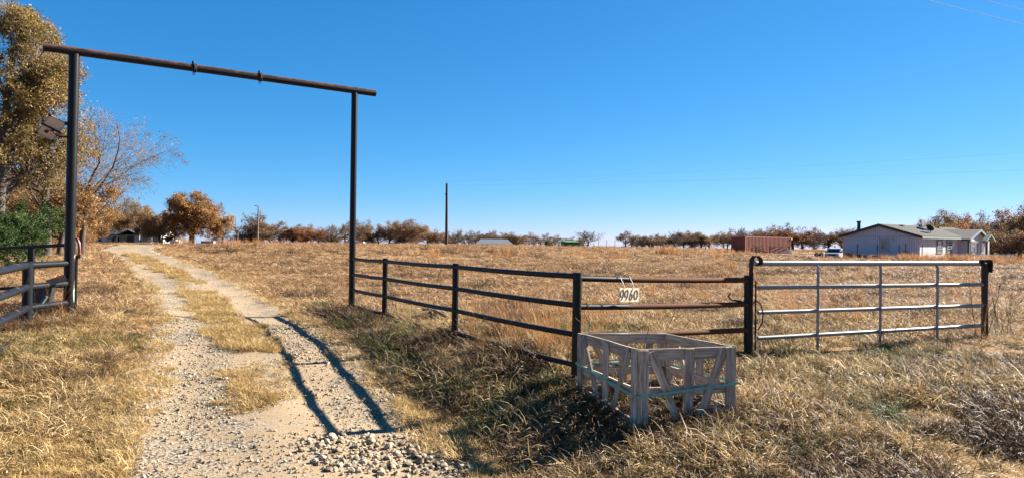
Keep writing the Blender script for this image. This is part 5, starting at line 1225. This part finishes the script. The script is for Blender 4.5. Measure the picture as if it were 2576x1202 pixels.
for i, (px, Y, n, sx, sy, s0) in enumerate([(1120, 75, 16, 1.4, 4, .8), (1000, 70, 8, .8, 3, .8), (1080, 50, 5, .5, 2, .8), (1090, 44, 5, .35, 1, .9), (1260, 60, 12, 1.2, 3, .8), (1275, 48, 6, .5, 1, .8), (1510, 50, 10, 1.5, 4, .8), (1680, 62, 14, .5, .8, 1.3), (1520, 75, 8, 2, 5, .8), (1350, 85, 10, 4, 6, .8), (1790, 55, 8, .6, 3, 1), (1560, 45, 5, 2, 4, .7), (950, 90, 10, 3, 4, .8), (720, 85, 10, 4, 4, .8), (1800, 35, 6, .5, 2, .9), (1760, 26, 5, .4, 1, .8), (1880, 102, 16, 2, 1.2, 1), (1935, 100, 12, 1.5, 1, 1), (1990, 98, 14, 1.6, 1, 1), (2040, 97, 10, 2, 1, .8), (1840, 106, 14, 1, 1, 1.1),
      (465, 96, 8, .5, 1, 1.6), (548, 100, 16, 2.2, 2, 1.3), (600, 105, 14, 2.5, 2, 1.3), (660, 108, 24, 2, 2, 1.4), (2170, 66, 10, 1.2, 1, .8), (2250, 63, 20, 2, 1, .9), (2300, 62, 26, 1.6, 1, 1.0), (2345, 63, 30, 1.6, 1, 1.1), (2390, 64, 34, 1.8, 1, 1.1), (2430, 66, 14, 1.2, 1, 1.0), (2475, 66, 10, 1, 1, .9), (2520, 60, 22, 2, 2, 1), (2560, 55, 16, 2, 2, 1), (2240, 58, 10, 4, 2, .6), (2110, 90, 10, 2, 1, .7)]):
    r = np.random.default_rng(400+i); q = GX(px, Y); SP.append((q.x + r.normal(0, sx, n), q.y + r.normal(0, sy, n), r.uniform(.55, 1.0, n)*s0))
r = np.random.default_rng(77)                      # continuous orange bands along the far edges
for (p0, p1, Ya, Yb, n) in [(575, 890, 112, 132, 900), (1490, 1850, 135, 150, 700), (2000, 2140, 135, 150, 500), (900, 1480, 104, 126, 420)]:
    px = r.uniform(p0, p1, n); Y = r.uniform(Ya, Yb, n); SP.append(((px - CX)/FPX*Y, Y, r.uniform(.3, .6, n)))
x = np.concatenate([s_[0] for s_ in SP]); y = np.concatenate([s_[1] for s_ in SP]); sc = np.concatenate([s_[2] for s_ in SP]); k = ~inhouse(x, y)
scatter('far_sedge', pc_sedgef, 3, x[k], y[k], sc[k], 'orange sedge grass scattered and banded over the distant field', 'grass', .08, 0, 10)
# gravel
sc_ = bpy.data.collections.new('gravel_stones')
for i in range(7):
    me = stone_mesh(i); me.materials.append(M['stone']); o = bpy.data.objects.new(f'gravel_stone_{i}', me); sc_.objects.link(o)
GZ = [poly([(400, 920), (470, 880), (560, 868), (600, 960), (560, 1100), (640, 1130), (800, 1180), (820, 1202), (420, 1202), (560, 1120), (540, 1040), (430, 1010), (350, 960)]), poly([(640, 830), (760, 800), (850, 860), (960, 960), (1060, 1080), (860, 1105), (760, 950), (690, 870)]), poly([(700, 1110), (860, 1100), (1150, 1090), (1262, 1202), (760, 1202)])]
x, y, rg = fan(260000, 4.5, 13.5, 106, .8, 1.0); dens = np.zeros(len(x))
for P, dn_ in zip(GZ, (.6, .6, .6)): dens = np.maximum(dens, np.where(inpoly(x, y, P), dn_, 0))
ind = drive_d(x, y) < -.02; dens = np.where(ind, np.maximum(dens*(.35 + .9*vnoise(x, y, 1.6, 52)), .5*(.25 + vnoise(x, y, 1.2, 51))), 0)
for P in STR: dens = np.where(inpoly(x, y, P), dens*.35, dens)
k = rg.uniform(0, 1, len(x)) < dens; x, y = x[k], y[k]
s_ = np.clip(rg.lognormal(-4.2, .55, len(x)), .008, .06); s_ = np.where(inpoly(x, y, GZ[0]), s_*.95, s_)
scatter('gravel', sc_, 7, x, y, s_, 'loose pale limestone gravel strewn over the driveway', 'gravel', .5, s_*.16, 11)
x, y, rg = fan(60000, 13, 34, 107, .8, 1.0); k = (drive_d(x, y) < 0) & (vnoise(x, y, .9, 53) > .3); x, y = x[k], y[k]
scatter('far_gravel', sc_, 7, x, y, np.clip(rg.lognormal(-3.9, .45, len(x)), .012, .05), 'pale gravel on the driveway beyond the gateway', 'gravel', .5, .002, 12)
# dead weeds
def weed(seed, loc, H_, n, label, spread=.12, twig=3):
    r = np.random.default_rng(seed); B = []
    for i in range(n):
        p = np.array([r.normal(0, spread*.4), r.normal(0, spread*.4), -.03]); d = nrm3(np.array([r.normal(0, .25), r.normal(0, .25), 1])); pts = [p]; L_ = H_*r.uniform(.6, 1)
        for k_ in range(6): d = nrm3(d + r.normal(0, .07, 3)); p = p + d*L_/6; pts.append(p)
        B.append((pts, list(np.linspace(.005, .002, 7))))
        for k_ in range(twig):
            j = r.integers(2, 6); q = pts[j]; e = nrm3(d + r.normal(0, .5, 3)); B.append(([q, q + e*L_*.12, q + e*L_*.22 + np.array([0, 0, .02])], [.003, .002, .0015]))
    V, F = tubes_np(B, 4); root = empty('dead_weed', loc, 0, label, 'weed', 'dry weeds by the fences')
    o = mesh_np('stems', V, F, M['weed'], r.uniform(.2, .9, len(V))); o.parent = root
for i, (px, py, H_, n, lb, sp_w) in enumerate([(970, 800, .75, 14, 'bushy dry weed growing up the first black fence post', .25), (2470, 860, 1.1, 5, 'tall dark dry weed just left of the far gate post', .2), (2505, 830, 1.25, 8, 'tall branching dry weed right of the far gate post', .3), (2530, 850, 1.0, 7, 'reddish dry weed nearest the right edge of the picture', .25), (2215, 880, .45, 6, 'short dry weed under the middle stay of the silver gate', .2), (1580, 990, 1.15, 2, 'single tall thin weed rising out of the crate', .1), (1640, 905, .85, 2, 'thin weed stem with a dark seed head behind the crate', .1), (1905, 985, .9, 2, 'thin weed stalk right of the crate', .08), (105, 815, .8, 4, 'pale dry weed stalks before the gate opener', .12), (40, 850, .9, 3, 'dry weed stalks at the left edge beside the fence', .15), (1145, 815, .7, 3, 'dry weed stalk leaning on the middle black fence post', .1), (2385, 885, .5, 8, 'dark dead briar before the right part of the silver gate', .4), (225, 780, .5, 3, 'thin dry stalks in the grass right of the left arch post', .3)]):
    gx, gy = G(px, py); weed(500+i, (gx, gy, float(hg(gx, gy)[0])), H_, n, lb, sp_w)
